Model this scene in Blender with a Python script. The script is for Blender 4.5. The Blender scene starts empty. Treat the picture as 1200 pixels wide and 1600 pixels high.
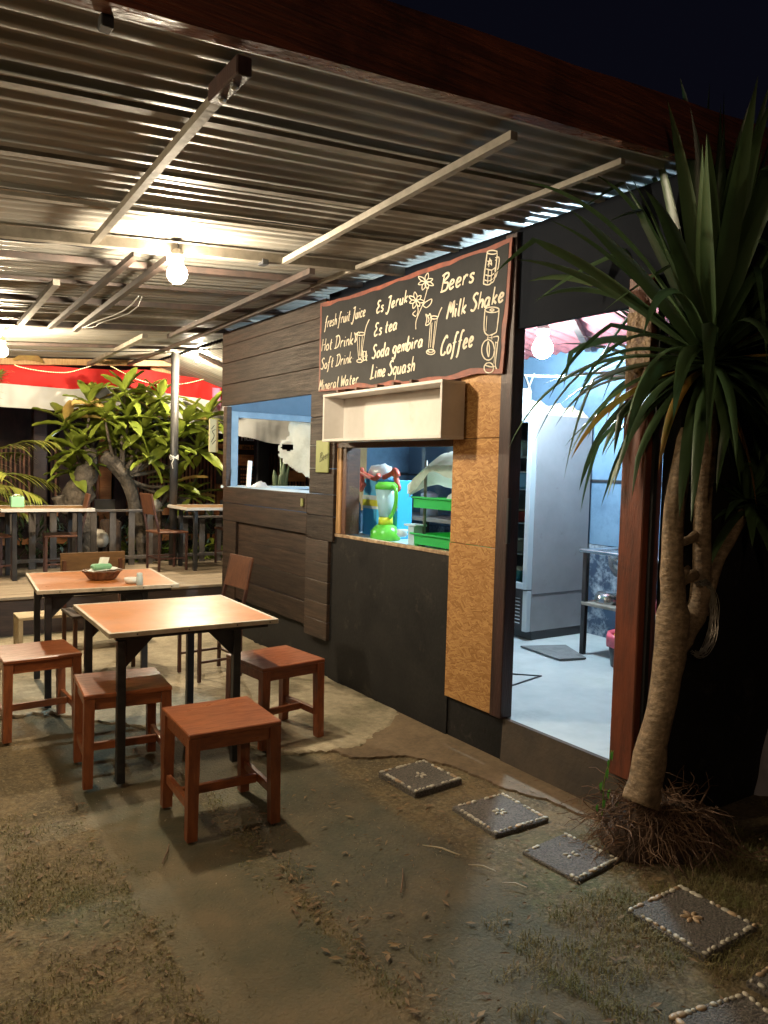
import bpy, bmesh, math, random
from mathutils import Matrix, Vector, noise
random.seed(7)
C = bpy.context.scene.collection
S = bpy.context.scene
rad = math.radians

# ---------------------------------------------------------------- camera
CAMH = 1.55
def nrm(v):
    return Vector(v).normalized()
dn = nrm((-600, 22000, 1200))
fy = Vector((-817, -90, 1200)); fy = (fy - dn * fy.dot(dn)).normalized()
upv = -dn
fx = fy.cross(upv)
if fx[0] < 0: fx = -fx
R3 = Matrix((fx, fy, upv))                 # camera axes (right, down, forward) -> world
cam_d = bpy.data.cameras.new('camera'); cam = bpy.data.objects.new('camera', cam_d); C.objects.link(cam)
rt = R3 @ Vector((1, 0, 0)); uw = R3 @ Vector((0, -1, 0)); bk = R3 @ Vector((0, 0, -1))
mw = Matrix((rt, uw, bk)).transposed().to_4x4(); mw.translation = (0, 0, CAMH)
cam.matrix_world = mw
cam_d.sensor_fit = 'HORIZONTAL'; cam_d.sensor_width = 36; cam_d.lens = 36.0
cam_d.clip_start = 0.05; cam_d.clip_end = 300
S.camera = cam
# ---------------------------------------------------------------- world, exposure
w = bpy.data.worlds.new('World'); S.world = w; w.use_nodes = True
nt = w.node_tree; bgn = nt.nodes['Background']
sky = nt.nodes.new('ShaderNodeTexSky'); sky.sky_type = 'NISHITA'; sky.sun_disc = False
sky.sun_elevation = rad(-3); sky.sun_rotation = rad(200); sky.air_density = 1.5
mx = nt.nodes.new('ShaderNodeMixRGB'); mx.inputs[0].default_value = 0.75
mx.inputs[2].default_value = (0.022, 0.024, 0.065, 1)
nt.links.new(sky.outputs[0], mx.inputs[1]); nt.links.new(mx.outputs[0], bgn.inputs[0])
bgn.inputs[1].default_value = 0.05
S.view_settings.view_transform = 'Standard'; S.view_settings.look = 'None'
S.view_settings.exposure = 0.8; S.view_settings.gamma = 1.0
S.view_settings.use_curve_mapping = False
try: S.cycles.sample_clamp_indirect = 4
except Exception: pass

# ---------------------------------------------------------------- survey helpers: a sight line met with a real plane
def ray(x, y): return R3 @ Vector((x - 600, y - 800, 1200.0))
def atz(x, y, z=0.0):
    r = ray(x, y); p = r * ((z - CAMH) / r.z); p.z = z; return p
def atx(x, y, X):
    r = ray(x, y); p = r * (X / r.x); p.z += CAMH; return p
def aty(x, y, Y):
    r = ray(x, y); p = r * (Y / r.y); p.z += CAMH; return p
ROOF_B = .085
def roofz(x): return 2.83 + ROOF_B * (x - 2.84)

# ---------------------------------------------------------------- mesh building
class G:
    def __init__(s): s.v = []; s.f = []
    def add(s, vs, fs):
        b = len(s.v); s.v += [tuple(v) for v in vs]; s.f += [tuple(b + i for i in f) for f in fs]; return s
    def box(s, x0, x1, y0, y1, z0, z1, bev=0, m=None):
        if x0 > x1: x0, x1 = x1, x0
        if y0 > y1: y0, y1 = y1, y0
        if z0 > z1: z0, z1 = z1, z0
        if bev:
            b = bmin((x0, y0, z0), (x1, y1, z1), bev)
            vs, fs = b
        else:
            vs = [(x, y, z) for z in (z0, z1) for y in (y0, y1) for x in (x0, x1)]
            fs = [(0, 2, 3, 1), (4, 5, 7, 6), (0, 1, 5, 4), (2, 6, 7, 3), (0, 4, 6, 2), (1, 3, 7, 5)]
        if m is not None: vs = [m @ Vector(v) for v in vs]
        return s.add(vs, fs)
    def hexa(s, p):   # 8 points: bottom ring 4, top ring 4
        return s.add(p, [(3, 2, 1, 0), (4, 5, 6, 7), (0, 1, 5, 4), (1, 2, 6, 5), (2, 3, 7, 6), (3, 0, 4, 7)])
    def tube(s, pts, r, n=8, cap=True, jit=0):
        pts = [Vector(p) for p in pts]; m = len(pts)
        rs = r if isinstance(r, (list, tuple)) else [r] * m
        vs = []; prev = None
        for i, p in enumerate(pts):
            t = (pts[min(i + 1, m - 1)] - pts[max(i - 1, 0)])
            t = t.normalized() if t.length > 1e-9 else Vector((0, 0, 1))
            if prev is None:
                a = Vector((0, 0, 1)) if abs(t.z) < .9 else Vector((1, 0, 0))
                u = t.cross(a).normalized()
            else:
                u = prev - t * prev.dot(t)
                u = u.normalized() if u.length > 1e-6 else t.orthogonal().normalized()
            prev = u; q = t.cross(u)
            for k in range(n):
                a = 2 * math.pi * k / n
                rr = rs[i] * (1 + (noise.noise((p + u * math.cos(a) + q * math.sin(a)) * 9) * jit if jit else 0))
                vs.append(p + (u * math.cos(a) + q * math.sin(a)) * rr)
        fs = [(i * n + k, i * n + (k + 1) % n, (i + 1) * n + (k + 1) % n, (i + 1) * n + k) for i in range(m - 1) for k in range(n)]
        if cap: fs += [tuple(range(n))[::-1], tuple((m - 1) * n + k for k in range(n))]
        return s.add(vs, fs)
    def bar(s, a, b, w, h=None):   # rectangular bar between two points
        h = h or w; a = Vector(a); b = Vector(b); t = (b - a).normalized()
        ref = Vector((0, 0, 1)) if abs(t.z) < .95 else Vector((0, 1, 0))
        u = t.cross(ref).normalized() * w / 2; q = u.cross(t).normalized() * h / 2
        return s.hexa([a - u - q, a + u - q, a + u + q, a - u + q, b - u - q, b + u - q, b + u + q, b - u + q])
    def lathe(s, prof, c=(0, 0, 0), n=20, sx=1, sy=1):
        vs = []
        for r, z in prof:
            for k in range(n):
                a = 2 * math.pi * k / n; vs.append((c[0] + r * sx * math.cos(a), c[1] + r * sy * math.sin(a), c[2] + z))
        m = len(prof)
        fs = [(i * n + k, i * n + (k + 1) % n, (i + 1) * n + (k + 1) % n, (i + 1) * n + k) for i in range(m - 1) for k in range(n)]
        if prof[0][0] > 1e-4: fs.append(tuple(range(n))[::-1])
        if prof[-1][0] > 1e-4: fs.append(tuple((m - 1) * n + k for k in range(n)))
        return s.add(vs, fs)
    def prism(s, poly, z0, z1):
        n = len(poly)
        return s.add([(x, y, z0) for x, y in poly] + [(x, y, z1) for x, y in poly],
                     [tuple(range(n))[::-1], tuple(range(n, 2 * n))] + [(i, (i + 1) % n, n + (i + 1) % n, n + i) for i in range(n)])
    def prismx(s, poly, x0, x1):   # poly in (y, z)
        n = len(poly)
        return s.add([(x0, y, z) for y, z in poly] + [(x1, y, z) for y, z in poly],
                     [tuple(range(n)), tuple(range(n, 2 * n))[::-1]] + [(i, n + i, n + (i + 1) % n, (i + 1) % n) for i in range(n)])
    def grid(s, fn, nu, nv, keep=None):
        vs = [fn(i / nu, j / nv) for j in range(nv + 1) for i in range(nu + 1)]
        fs = [(j * (nu + 1) + i, j * (nu + 1) + i + 1, (j + 1) * (nu + 1) + i + 1, (j + 1) * (nu + 1) + i)
              for j in range(nv) for i in range(nu) if keep is None or keep((i + .5) / nu, (j + .5) / nv)]
        return s.add(vs, fs)
    def mesh(s, name, m, smooth=False):
        me = bpy.data.meshes.new(name); me.from_pydata(s.v, [], s.f); me.validate()
        if m: me.materials.append(m)
        bm = bmesh.new(); bm.from_mesh(me); bmesh.ops.recalc_face_normals(bm, faces=bm.faces); bm.to_mesh(me); bm.free()
        if smooth:
            me.polygons.foreach_set('use_smooth', [True] * len(me.polygons))
        return me
    def obj(s, name, m, parent=None, smooth=False, **kw):
        return link(name, s.mesh(name, m, smooth), parent, **kw)
_bc = {}
def bmin(a, b, bev):
    d = [b[i] - a[i] for i in range(3)]; bev = min(bev, min(d) * .4)
    bm = bmesh.new(); bmesh.ops.create_cube(bm, size=1)
    for v in bm.verts:
        v.co = Vector((a[i] + (v.co[i] + .5) * d[i] for i in range(3)))
    bmesh.ops.bevel(bm, geom=bm.edges[:], offset=bev, segments=1, affect='EDGES')
    bm.verts.index_update()
    r = [v.co[:] for v in bm.verts], [[v.index for v in f.verts] for f in bm.faces]
    bm.free(); return r
def props(o, label=None, cat=None, group=None, kind=None):
    if label: o['label'] = label
    if cat: o['category'] = cat
    if group: o['group'] = group
    if kind: o['kind'] = kind
    return o
def link(name, me, parent=None, label=None, cat=None, group=None, kind=None, local=False):
    o = bpy.data.objects.new(name, me); C.objects.link(o)
    if parent is not None:
        o.parent = parent
        if not local:
            base = parent
            M0 = Matrix.Identity(4)
            while base is not None:
                M0 = base.matrix_parent_inverse.copy().inverted() @ M0 if False else M0
                base = base.parent
            o.matrix_parent_inverse = wm(parent).inverted()
    return props(o, label, cat, group, kind)
def wm(o):
    m = Matrix.LocRotScale(o.location, o.rotation_euler, o.scale)
    if o.parent is not None: m = wm(o.parent) @ o.matrix_parent_inverse @ m
    return m
def thing(name, label, cat, loc=(0, 0, 0), rz=0, group=None):
    o = bpy.data.objects.new(name, None); C.objects.link(o); o.empty_display_size = .1
    o.location = loc; o.rotation_euler = (0, 0, rz); return props(o, label, cat, group)
def kids(o): return [c for c in bpy.data.objects if c.parent == o]
def dup(o, loc=None, rz=None, label=None, parent=None):
    c = o.copy(); C.objects.link(c)
    if parent is not None: c.parent = parent
    if loc is not None: c.location = loc
    if rz is not None: c.rotation_euler = (0, 0, rz)
    if label: c['label'] = label
    for k in kids(o): dup(k, parent=c)
    return c

# ---------------------------------------------------------------- materials
def mat(name, col, rough=.6, col2=None, sc=6, sc3=(1, 1, 1), amt=1.0, bump=0, bsc=40, metal=0, det=6, spec=.5, rvar=0,
        rnd=0, trans=0, coat=0, dirt=None, dsc=2.5, demis=None, sheen=0, alpha=1, coat_r=.1, lo=.35, hi=.65, sub=0, dlo=.5, fine=0, fsc=70, bd=.01):
    m = bpy.data.materials.new(name); m.use_nodes = True; t = m.node_tree; N = t.nodes; L = t.links
    b = N['Principled BSDF']
    b.inputs['Base Color'].default_value = (*col, 1); b.inputs['Roughness'].default_value = rough
    b.inputs['Metallic'].default_value = metal; b.inputs['Specular IOR Level'].default_value = spec
    b.inputs['Coat Weight'].default_value = coat; b.inputs['Coat Roughness'].default_value = coat_r
    tc = N.new('ShaderNodeTexCoord'); oi = N.new('ShaderNodeObjectInfo')
    ad = N.new('ShaderNodeVectorMath'); ad.operation = 'ADD'
    cmb = N.new('ShaderNodeMath'); cmb.operation = 'MULTIPLY'; cmb.inputs[1].default_value = 37.0
    L.new(oi.outputs['Random'], cmb.inputs[0]); L.new(tc.outputs['Object'], ad.inputs[0]); L.new(cmb.outputs[0], ad.inputs[1])
    mp = N.new('ShaderNodeMapping'); mp.inputs['Scale'].default_value = sc3; L.new(ad.outputs[0], mp.inputs[0])
    cur = None
    nz = N.new('ShaderNodeTexNoise'); nz.inputs['Scale'].default_value = sc; nz.inputs['Detail'].default_value = det
    nz.inputs['Roughness'].default_value = .62; L.new(mp.outputs[0], nz.inputs['Vector'])
    if col2 is not None:
        rp = N.new('ShaderNodeValToRGB'); rp.color_ramp.elements[0].position = lo; rp.color_ramp.elements[1].position = hi
        rp.color_ramp.elements[0].color = (*col, 1)
        rp.color_ramp.elements[1].color = (*[col[i] * (1 - amt) + col2[i] * amt for i in range(3)], 1)
        L.new(nz.outputs[0], rp.inputs[0]); cur = rp.outputs[0]
    if dirt is not None:
        n2 = N.new('ShaderNodeTexNoise'); n2.inputs['Scale'].default_value = dsc; n2.inputs['Detail'].default_value = 8
        n2.inputs['Roughness'].default_value = .7; L.new(ad.outputs[0], n2.inputs['Vector'])
        r2 = N.new('ShaderNodeValToRGB'); r2.color_ramp.elements[0].position = dlo; r2.color_ramp.elements[1].position = dlo + .18
        L.new(n2.outputs[0], r2.inputs[0])
        mi = N.new('ShaderNodeMixRGB'); L.new(r2.outputs[0], mi.inputs[0])
        if cur: L.new(cur, mi.inputs[1])
        else: mi.inputs[1].default_value = (*col, 1)
        mi.inputs[2].default_value = (*dirt, 1); cur = mi.outputs[0]
    if fine:
        n3 = N.new('ShaderNodeTexNoise'); n3.inputs['Scale'].default_value = fsc; n3.inputs['Detail'].default_value = 8; n3.inputs['Roughness'].default_value = .75
        L.new(ad.outputs[0], n3.inputs['Vector']); m3 = N.new('ShaderNodeMapRange'); m3.inputs['From Min'].default_value = .32; m3.inputs['From Max'].default_value = .68
        m3.inputs['To Min'].default_value = 1 - fine; m3.inputs['To Max'].default_value = 1 + fine; L.new(n3.outputs[0], m3.inputs[0])
        vm3 = N.new('ShaderNodeVectorMath'); vm3.operation = 'SCALE'
        if cur: L.new(cur, vm3.inputs[0])
        else: vm3.inputs[0].default_value = col
        L.new(m3.outputs[0], vm3.inputs['Scale']); cur = vm3.outputs[0]
    if rnd:
        hs = N.new('ShaderNodeHueSaturation')
        ma = N.new('ShaderNodeMapRange'); ma.inputs['To Min'].default_value = 1 - rnd; ma.inputs['To Max'].default_value = 1 + rnd
        L.new(oi.outputs['Random'], ma.inputs[0]); L.new(ma.outputs[0], hs.inputs['Value'])
        if cur: L.new(cur, hs.inputs['Color'])
        else: hs.inputs['Color'].default_value = (*col, 1)
        cur = hs.outputs[0]
    if cur: L.new(cur, b.inputs['Base Color'])
    if rvar:
        mr = N.new('ShaderNodeMapRange'); mr.inputs['From Min'].default_value = .3; mr.inputs['From Max'].default_value = .7
        mr.inputs['To Min'].default_value = max(.03, rough - rvar); mr.inputs['To Max'].default_value = min(1, rough + rvar)
        L.new(nz.outputs[0], mr.inputs[0]); L.new(mr.outputs[0], b.inputs['Roughness'])
    if bump:
        nb = N.new('ShaderNodeTexNoise'); nb.inputs['Scale'].default_value = bsc; nb.inputs['Detail'].default_value = 6
        L.new(mp.outputs[0], nb.inputs['Vector'])
        bp = N.new('ShaderNodeBump'); bp.inputs['Strength'].default_value = bump; bp.inputs['Distance'].default_value = bd
        L.new(nb.outputs[0], bp.inputs['Height']); L.new(bp.outputs[0], b.inputs['Normal'])
    if trans:
        b.inputs['Transmission Weight'].default_value = trans
    if sub:
        out = N['Material Output']; tr = N.new('ShaderNodeBsdfTranslucent'); ms = N.new('ShaderNodeMixShader'); ms.inputs[0].default_value = sub
        if cur: L.new(cur, tr.inputs[0])
        else: tr.inputs[0].default_value = (*col, 1)
        L.new(b.outputs[0], ms.inputs[1]); L.new(tr.outputs[0], ms.inputs[2]); L.new(ms.outputs[0], out.inputs[0])
    if alpha < 1: b.inputs['Alpha'].default_value = alpha
    return m
def emis(name, col, st):
    m = bpy.data.materials.new(name); m.use_nodes = True; b = m.node_tree.nodes['Principled BSDF']
    b.inputs['Base Color'].default_value = (*col, 1); b.inputs['Emission Color'].default_value = (*col, 1)
    b.inputs['Emission Strength'].default_value = st; return m
def glassm(name, tint=(.9, .97, 1), rough=.02, f=.12):
    m = bpy.data.materials.new(name); m.use_nodes = True; t = m.node_tree; N = t.nodes; L = t.links
    N.remove(N['Principled BSDF']); tr = N.new('ShaderNodeBsdfTransparent'); tr.inputs[0].default_value = (*tint, 1)
    gl = N.new('ShaderNodeBsdfGlossy'); gl.inputs['Roughness'].default_value = rough
    ms = N.new('ShaderNodeMixShader'); fr = N.new('ShaderNodeLayerWeight'); fr.inputs[0].default_value = f
    L.new(fr.outputs['Fresnel'], ms.inputs[0]); L.new(tr.outputs[0], ms.inputs[1]); L.new(gl.outputs[0], ms.inputs[2])
    L.new(ms.outputs[0], N['Material Output'].inputs[0]); return m
def osbm():
    m = bpy.data.materials.new('strand_board'); m.use_nodes = True; t = m.node_tree; N = t.nodes; L = t.links
    b = N['Principled BSDF']; b.inputs['Roughness'].default_value = .5; b.inputs['Specular IOR Level'].default_value = .35
    tc = N.new('ShaderNodeTexCoord'); oi = N.new('ShaderNodeObjectInfo'); ad = N.new('ShaderNodeVectorMath')
    mu = N.new('ShaderNodeMath'); mu.operation = 'MULTIPLY'; mu.inputs[1].default_value = 11
    L.new(oi.outputs['Random'], mu.inputs[0]); L.new(tc.outputs['Object'], ad.inputs[0]); L.new(mu.outputs[0], ad.inputs[1])
    dn_ = N.new('ShaderNodeTexNoise'); dn_.inputs['Scale'].default_value = 9; dn_.inputs['Detail'].default_value = 5; L.new(ad.outputs[0], dn_.inputs['Vector'])
    ds = N.new('ShaderNodeVectorMath'); ds.operation = 'SCALE'; ds.inputs['Scale'].default_value = .055; L.new(dn_.outputs['Color'], ds.inputs[0])
    ad2 = N.new('ShaderNodeVectorMath'); ad2.operation = 'ADD'; L.new(ad.outputs[0], ad2.inputs[0]); L.new(ds.outputs[0], ad2.inputs[1]); ad = ad2
    cur = None; hcur = None
    for k, (ang, s1, s2) in enumerate(((20, 9, 60), (-28, 14, 95), (62, 11, 75), (-55, 16, 110), (3, 12, 80), (38, 19, 120), (-12, 22, 130))):
        mp = N.new('ShaderNodeMapping'); mp.vector_type = 'TEXTURE'; mp.inputs['Rotation'].default_value = (rad(ang), 0, 0)
        mp.inputs['Scale'].default_value = (1, 1 / s1, 1 / s2); mp.inputs['Location'].default_value = (0, k * 3.3, k * 1.7)
        L.new(ad.outputs[0], mp.inputs[0])
        vo = N.new('ShaderNodeTexVoronoi'); vo.voronoi_dimensions = '3D'; vo.inputs['Scale'].default_value = 1.0
        vo.inputs['Randomness'].default_value = .9
        L.new(mp.outputs[0], vo.inputs['Vector'])
        sp = N.new('ShaderNodeSeparateColor'); L.new(vo.outputs['Color'], sp.inputs[0])
        rp = N.new('ShaderNodeValToRGB'); e = rp.color_ramp.elements
        e[0].color = (.28, .125, .035, 1); e[1].color = (.50, .28, .10, 1)
        e2 = e.new(.55); e2.color = (.39, .20, .068, 1)
        L.new(sp.outputs[0], rp.inputs[0])
        if cur is None: cur = rp.outputs[0]; hcur = sp.outputs[0]
        else:
            th = N.new('ShaderNodeMath'); th.operation = 'GREATER_THAN'; th.inputs[1].default_value = .62
            L.new(sp.outputs[1], th.inputs[0])
            mi = N.new('ShaderNodeMixRGB'); L.new(th.outputs[0], mi.inputs[0]); L.new(cur, mi.inputs[1]); L.new(rp.outputs[0], mi.inputs[2]); cur = mi.outputs[0]
            mh = N.new('ShaderNodeMixRGB'); L.new(th.outputs[0], mh.inputs[0]); L.new(hcur, mh.inputs[1]); L.new(sp.outputs[0], mh.inputs[2]); hcur = mh.outputs[0]
    L.new(cur, b.inputs['Base Color'])
    bp = N.new('ShaderNodeBump'); bp.inputs['Strength'].default_value = .5; bp.inputs['Distance'].default_value = .003
    L.new(hcur, bp.inputs['Height']); L.new(bp.outputs[0], b.inputs['Normal']); return m

MT = {}
MT['plank'] = mat('dark_plank', (.036, .0185, .011), .55, (.011, .0065, .0045), 3, (6, 1, 16), bump=.4, bsc=18, rvar=.12, rnd=.3, dirt=(.050, .030, .019), dsc=3, dlo=.58, spec=.3)
MT['plank2'] = mat('brown_plank', (.056, .030, .017), .5, (.022, .012, .008), 3, (6, 1, 16), bump=.4, bsc=18, rvar=.12, rnd=.3)
MT['black'] = mat('black_paint', (.010, .010, .011), .62, (.017, .016, .015), 4, dirt=(.050, .043, .036), dsc=5, dlo=.57, fine=.3, fsc=40, bump=.12, bsc=60, rvar=.1, spec=.22)
MT['board'] = mat('chalkboard', (.009, .009, .010), .6, (.017, .017, .018), 5, bump=.08, bsc=60, spec=.22)
MT['red_wood'] = mat('red_painted_wood', (.19, .048, .020), .45, (.09, .026, .014), 3, (7, 7, 1.2), bump=.25, bsc=20, dirt=(.05, .02, .015), dsc=5, dlo=.58)
MT['frame_red'] = mat('red_paint_edge', (.24, .06, .03), .6, (.12, .03, .02), 12)
MT['post_dark'] = mat('dark_red_post', (.055, .022, .018), .5, (.025, .012, .011), 3, (7, 7, 1), bump=.3, bsc=20)
MT['fascia'] = mat('weathered_fascia', (.22, .065, .030), .34, (.070, .022, .014), 4, (.8, 4, 26), bump=1.0, bsc=5, rvar=.15, dirt=(.035, .014, .010), dsc=1.5)
MT['osb'] = osbm()
MT['white'] = mat('shelf_white', (.56, .53, .50), .6, (.46, .43, .39), 3, dirt=(.38, .33, .28), dsc=4, dlo=.6)
MT['roof'] = mat('galvanised_sheet', (.29, .275, .245), .50, (.18, .168, .145), 1.8, (.7, 5, 1), metal=.12, spec=.4, bump=.12, bsc=9, rvar=.12, dirt=(.26, .21, .15), dsc=2.2, dlo=.54, rnd=.12)
MT['steel_l'] = mat('light_steel', (.30, .27, .225), .6, (.17, .15, .12), 8, metal=.35, bump=.1)
MT['steel_d'] = mat('dark_steel', (.045, .036, .032), .5, (.09, .06, .05), 9, metal=.2, bump=.1)
MT['blacksteel'] = mat('black_steel_tube', (.012, .012, .014), .38, (.03, .028, .028), 12, bump=.06)
MT['formica'] = mat('orange_laminate', (.50, .170, .040), .38, (.44, .145, .034), 2.2, (1, 1, 1), coat=.28, coat_r=.22, rvar=.12, spec=.45, fine=.14, fsc=9)
MT['trim'] = mat('cream_table_edge', (.50, .42, .31), .5, (.36, .28, .19), 14, bump=.1)
MT['stool'] = mat('stool_wood', (.35, .105, .034), .34, (.20, .055, .020), 3, (3, 14, 14), bump=.12, bsc=12, rvar=.08, rnd=.15, coat=.15, coat_r=.25)
MT['stoolv'] = mat('stool_leg_wood', (.32, .095, .032), .38, (.19, .052, .020), 3, (14, 14, 3), bump=.12, bsc=12, rvar=.08, rnd=.15, coat=.1, coat_r=.3)
MT['chair'] = mat('chair_wood', (.15, .062, .03), .4, (.08, .03, .018), 3, (14, 14, 3), bump=.15, bsc=14)
MT['chairsteel'] = mat('chair_frame', (.10, .045, .035), .4, (.06, .03, .025), 20, metal=.3)
MT['chair_lt'] = mat('brown_board', (.23, .125, .05), .4, (.15, .08, .035), 3, (3, 12, 14), bump=.1, bsc=12)
MT['bench'] = mat('pale_bench', (.55, .45, .30), .5, (.42, .33, .2), 8, bump=.1)
MT['deck'] = mat('deck_boards', (.30, .235, .155), .65, (.17, .125, .085), 3, (1.2, 14, 6), bump=.35, bsc=14, rnd=.18)
MT['deckside'] = mat('deck_side', (.06, .035, .026), .6, (.03, .02, .016), 4, (1, 8, 14), bump=.2)
MT['rail'] = mat('rail_grey', (.085, .075, .07), .6, (.05, .042, .038), 8, (6, 6, 2), bump=.2)
MT['navy'] = mat('blue_wall_paint', (.125, .205, .29), .6, (.09, .16, .235), 2.5, bump=.08, bsc=30, dirt=(.055, .10, .16), dsc=1.6)
MT['navy_low'] = mat('peeling_blue_wall', (.035, .06, .10), .6, (.02, .035, .065), 3, bump=.2, bsc=30, dirt=(.36, .42, .46), dsc=4.5, dlo=.48)
MT['kfloor'] = mat('screed_floor', (.42, .46, .46), .5, (.30, .34, .35), 2.2, bump=.08, bsc=20, dirt=(.22, .25, .26), dsc=1.7, dlo=.57, rvar=.12)
MT['redsheet'] = mat('red_ceiling_sheet', (.42, .13, .13), .5, (.30, .09, .09), 3, (14, 2, 1), bump=.1)
MT['blueframe'] = mat('blue_frame', (.22, .33, .44), .5, (.16, .26, .36), 8)
MT['bluesill'] = mat('blue_sill', (.45, .60, .72), .45, (.38, .5, .62), 8)
MT['pine'] = mat('pine_batten', (.50, .31, .14), .5, (.36, .20, .08), 3, (14, 14, 2), bump=.1)
MT['brownframe'] = mat('brown_frame', (.11, .045, .025), .5, (.07, .03, .02), 6, (2, 10, 10), bump=.2)
MT['fridge'] = mat('fridge_side', (.22, .22, .23), .45, (.17, .17, .18), 2, dirt=(.11, .095, .085), dsc=6, dlo=.60, bump=.03)
MT['fridgetrim'] = mat('fridge_trim', (.30, .34, .37), .35)
MT['dark'] = mat('dark_plastic', (.02, .021, .024), .45)
MT['glass'] = glassm('window_glass')
MT['fglass'] = glassm('fridge_glass', (.72, .78, .80), .06, .12)
MT['steel'] = mat('stainless', (.55, .56, .58), .25, (.4, .41, .43), 12, metal=.9)
MT['pink'] = mat('pink_plastic', (.62, .10, .14), .4)
MT['green'] = mat('lime_plastic', (.18, .62, .06), .3, sub=.25)
MT['green2'] = mat('green_tray', (.10, .68, .16), .3, sub=.3)
MT['yellow'] = mat('yellow_plastic', (.75, .68, .04), .35)
MT['bluebox'] = mat('blue_carton', (.07, .50, .88), .4)
MT['redtoy'] = mat('coral_plastic', (.80, .14, .09), .4)
MT['clear'] = mat('frosted_jar', (.75, .85, .86), .25, sub=.4, alpha=.75)
MT['wplastic'] = mat('white_plastic', (.75, .78, .78), .35, (.65, .68, .70), 6)
MT['bag'] = mat('crumpled_bag', (.75, .74, .72), .35, (.65, .62, .58), 8, sub=.25, bump=.3, bsc=14)
MT['cloth'] = mat('cream_cloth', (.70, .64, .50), .85, (.55, .50, .38), 3, bump=.15, bsc=20, sub=.3, dirt=(.48, .42, .3), dsc=3)
MT['flagred'] = mat('flag_red', (.72, .022, .018), .7, (.60, .016, .014), 3, bump=.2, bsc=8, sub=.4)
MT['flagwhite'] = mat('flag_white', (.78, .78, .76), .7, (.70, .69, .66), 3, bump=.2, bsc=8, sub=.4)
MT['chalk'] = mat('cream_chalk', (.72, .64, .50), .7, (.52, .45, .34), 30, bump=.1)
MT['greensign'] = mat('olive_sign', (.30, .33, .12), .55, (.22, .25, .09), 6)
MT['ink'] = mat('dark_ink', (.03, .03, .02), .6)
MT['bark'] = mat('plumeria_bark', (.10, .08, .06), .85, (.03, .024, .018), 7, bump=1, bsc=14, dirt=(.24, .20, .155), dsc=5, dlo=.60, fine=.5, fsc=16, bd=.04)
MT['bark2'] = mat('ringed_bark', (.30, .205, .12), .7, (.15, .10, .055), 7, (3, 3, 6), bump=.8, bsc=12, dirt=(.09, .06, .035), dsc=11, dlo=.54, fine=.35, fsc=60)
MT['leaf'] = mat('plumeria_leaf', (.13, .175, .022), .40, (.21, .25, .035), 5, rnd=.45, sub=.3, bump=.05)
MT['leafy'] = mat('yellow_leaf', (.50, .36, .10), .6, (.35, .22, .08), 8, sub=.3)
MT['strap'] = mat('strap_leaf', (.040, .075, .030), .40, (.060, .100, .036), 2, (1, 1, 1), rnd=.45, sub=.18, bump=.05)
MT['strapy'] = mat('strap_leaf_yellowing', (.22, .20, .03), .5, (.40, .16, .03), 7, sub=.2)
MT['palm'] = mat('palm_leaf', (.20, .25, .035), .45, (.32, .30, .06), 4, rnd=.3, sub=.3)
MT['lowleaf'] = mat('low_leaf', (.16, .28, .02), .5, (.22, .34, .03), 6, rnd=.3, sub=.35)
MT['root'] = mat('root_fibre', (.20, .11, .06), .8, (.09, .05, .03), 10, bump=.3)
MT['soil'] = mat('root_soil', (.07, .040, .024), .95, (.035, .022, .015), 12, bump=1.0, bsc=40)
MT['wire'] = mat('wire_bundle', (.46, .42, .36), .35, (.3, .27, .22), 20, metal=.5)
MT['cable'] = mat('white_cable', (.6, .6, .56), .5)
MT['tile'] = mat('pebble_wash_tile', (.17, .145, .12), .7, (.06, .055, .05), 110, bump=1.0, bsc=130, dirt=(.17, .15, .12), dsc=6, dlo=.6, det=2)
MT['pebble'] = mat('white_pebble', (.48, .44, .36), .45, (.48, .43, .33), 20, rnd=.2)
MT['pebblev'] = mat('tan_pebble', (.38, .26, .15), .45, (.4, .28, .17), 20, rnd=.2)
MT['sack'] = mat('grey_sack', (.42, .40, .42), .75, (.28, .26, .28), 4, bump=.5, bsc=10)
MT['conc'] = mat('old_concrete', (.40, .335, .225), .78, (.24, .20, .13), 2.6, bump=.5, bsc=50, dirt=(.15, .13, .075), dsc=1.9, dlo=.5, fine=.25, fsc=20)
MT['conc2'] = mat('brown_screed', (.17, .118, .068), .78, (.11, .076, .042), 2.2, bump=.3, bsc=40, dirt=(.08, .056, .030), dsc=2.3, dlo=.55, fine=.3, fsc=25)
MT['strip'] = mat('mossy_strip', (.150, .120, .064), .85, (.090, .078, .042), 3.0, bump=.5, bsc=70, dirt=(.085, .090, .052), dsc=1.6, dlo=.50, fine=.35, fsc=30, bd=.02)
MT['wicker'] = mat('wicker', (.10, .045, .025), .6, (.2, .11, .06), 30, bump=.5, bsc=60)
MT['tissue'] = mat('tissue_paper', (.80, .80, .74), .9, sub=.2)
MT['mint'] = mat('mint_pack', (.28, .60, .34), .5, (.22, .50, .28), 5)
MT['facade'] = mat('facade_dark', (.05, .026, .02), .8, (.02, .012, .01), 3, (3, 3, 1))
MT['slat'] = mat('bamboo_slat', (.34, .15, .08), .6, (.10, .04, .025), 6, (5, 5, 1), rnd=.35)
MT['orangeboard'] = mat('orange_board', (.52, .22, .07), .55, (.35, .13, .04), 4, (1, 4, 6), rnd=.15)
MT['greybench'] = mat('grey_bench_board', (.26, .26, .25), .6, (.2, .2, .19), 5)
MT['rock'] = mat('pale_rock', (.62, .57, .48), .8, (.40, .34, .27), 6, bump=.8, bsc=14)
MT['warm_bulb'] = emis('warm_bulb_glass', (1.0, .85, .62), 880)
MT['warm_bulb2'] = emis('warm_bulb_glass_far', (1.0, .82, .56), 1900)
MT['small_bulb'] = emis('small_bulb_glass', (1.0, .86, .62), 4200)
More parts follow.
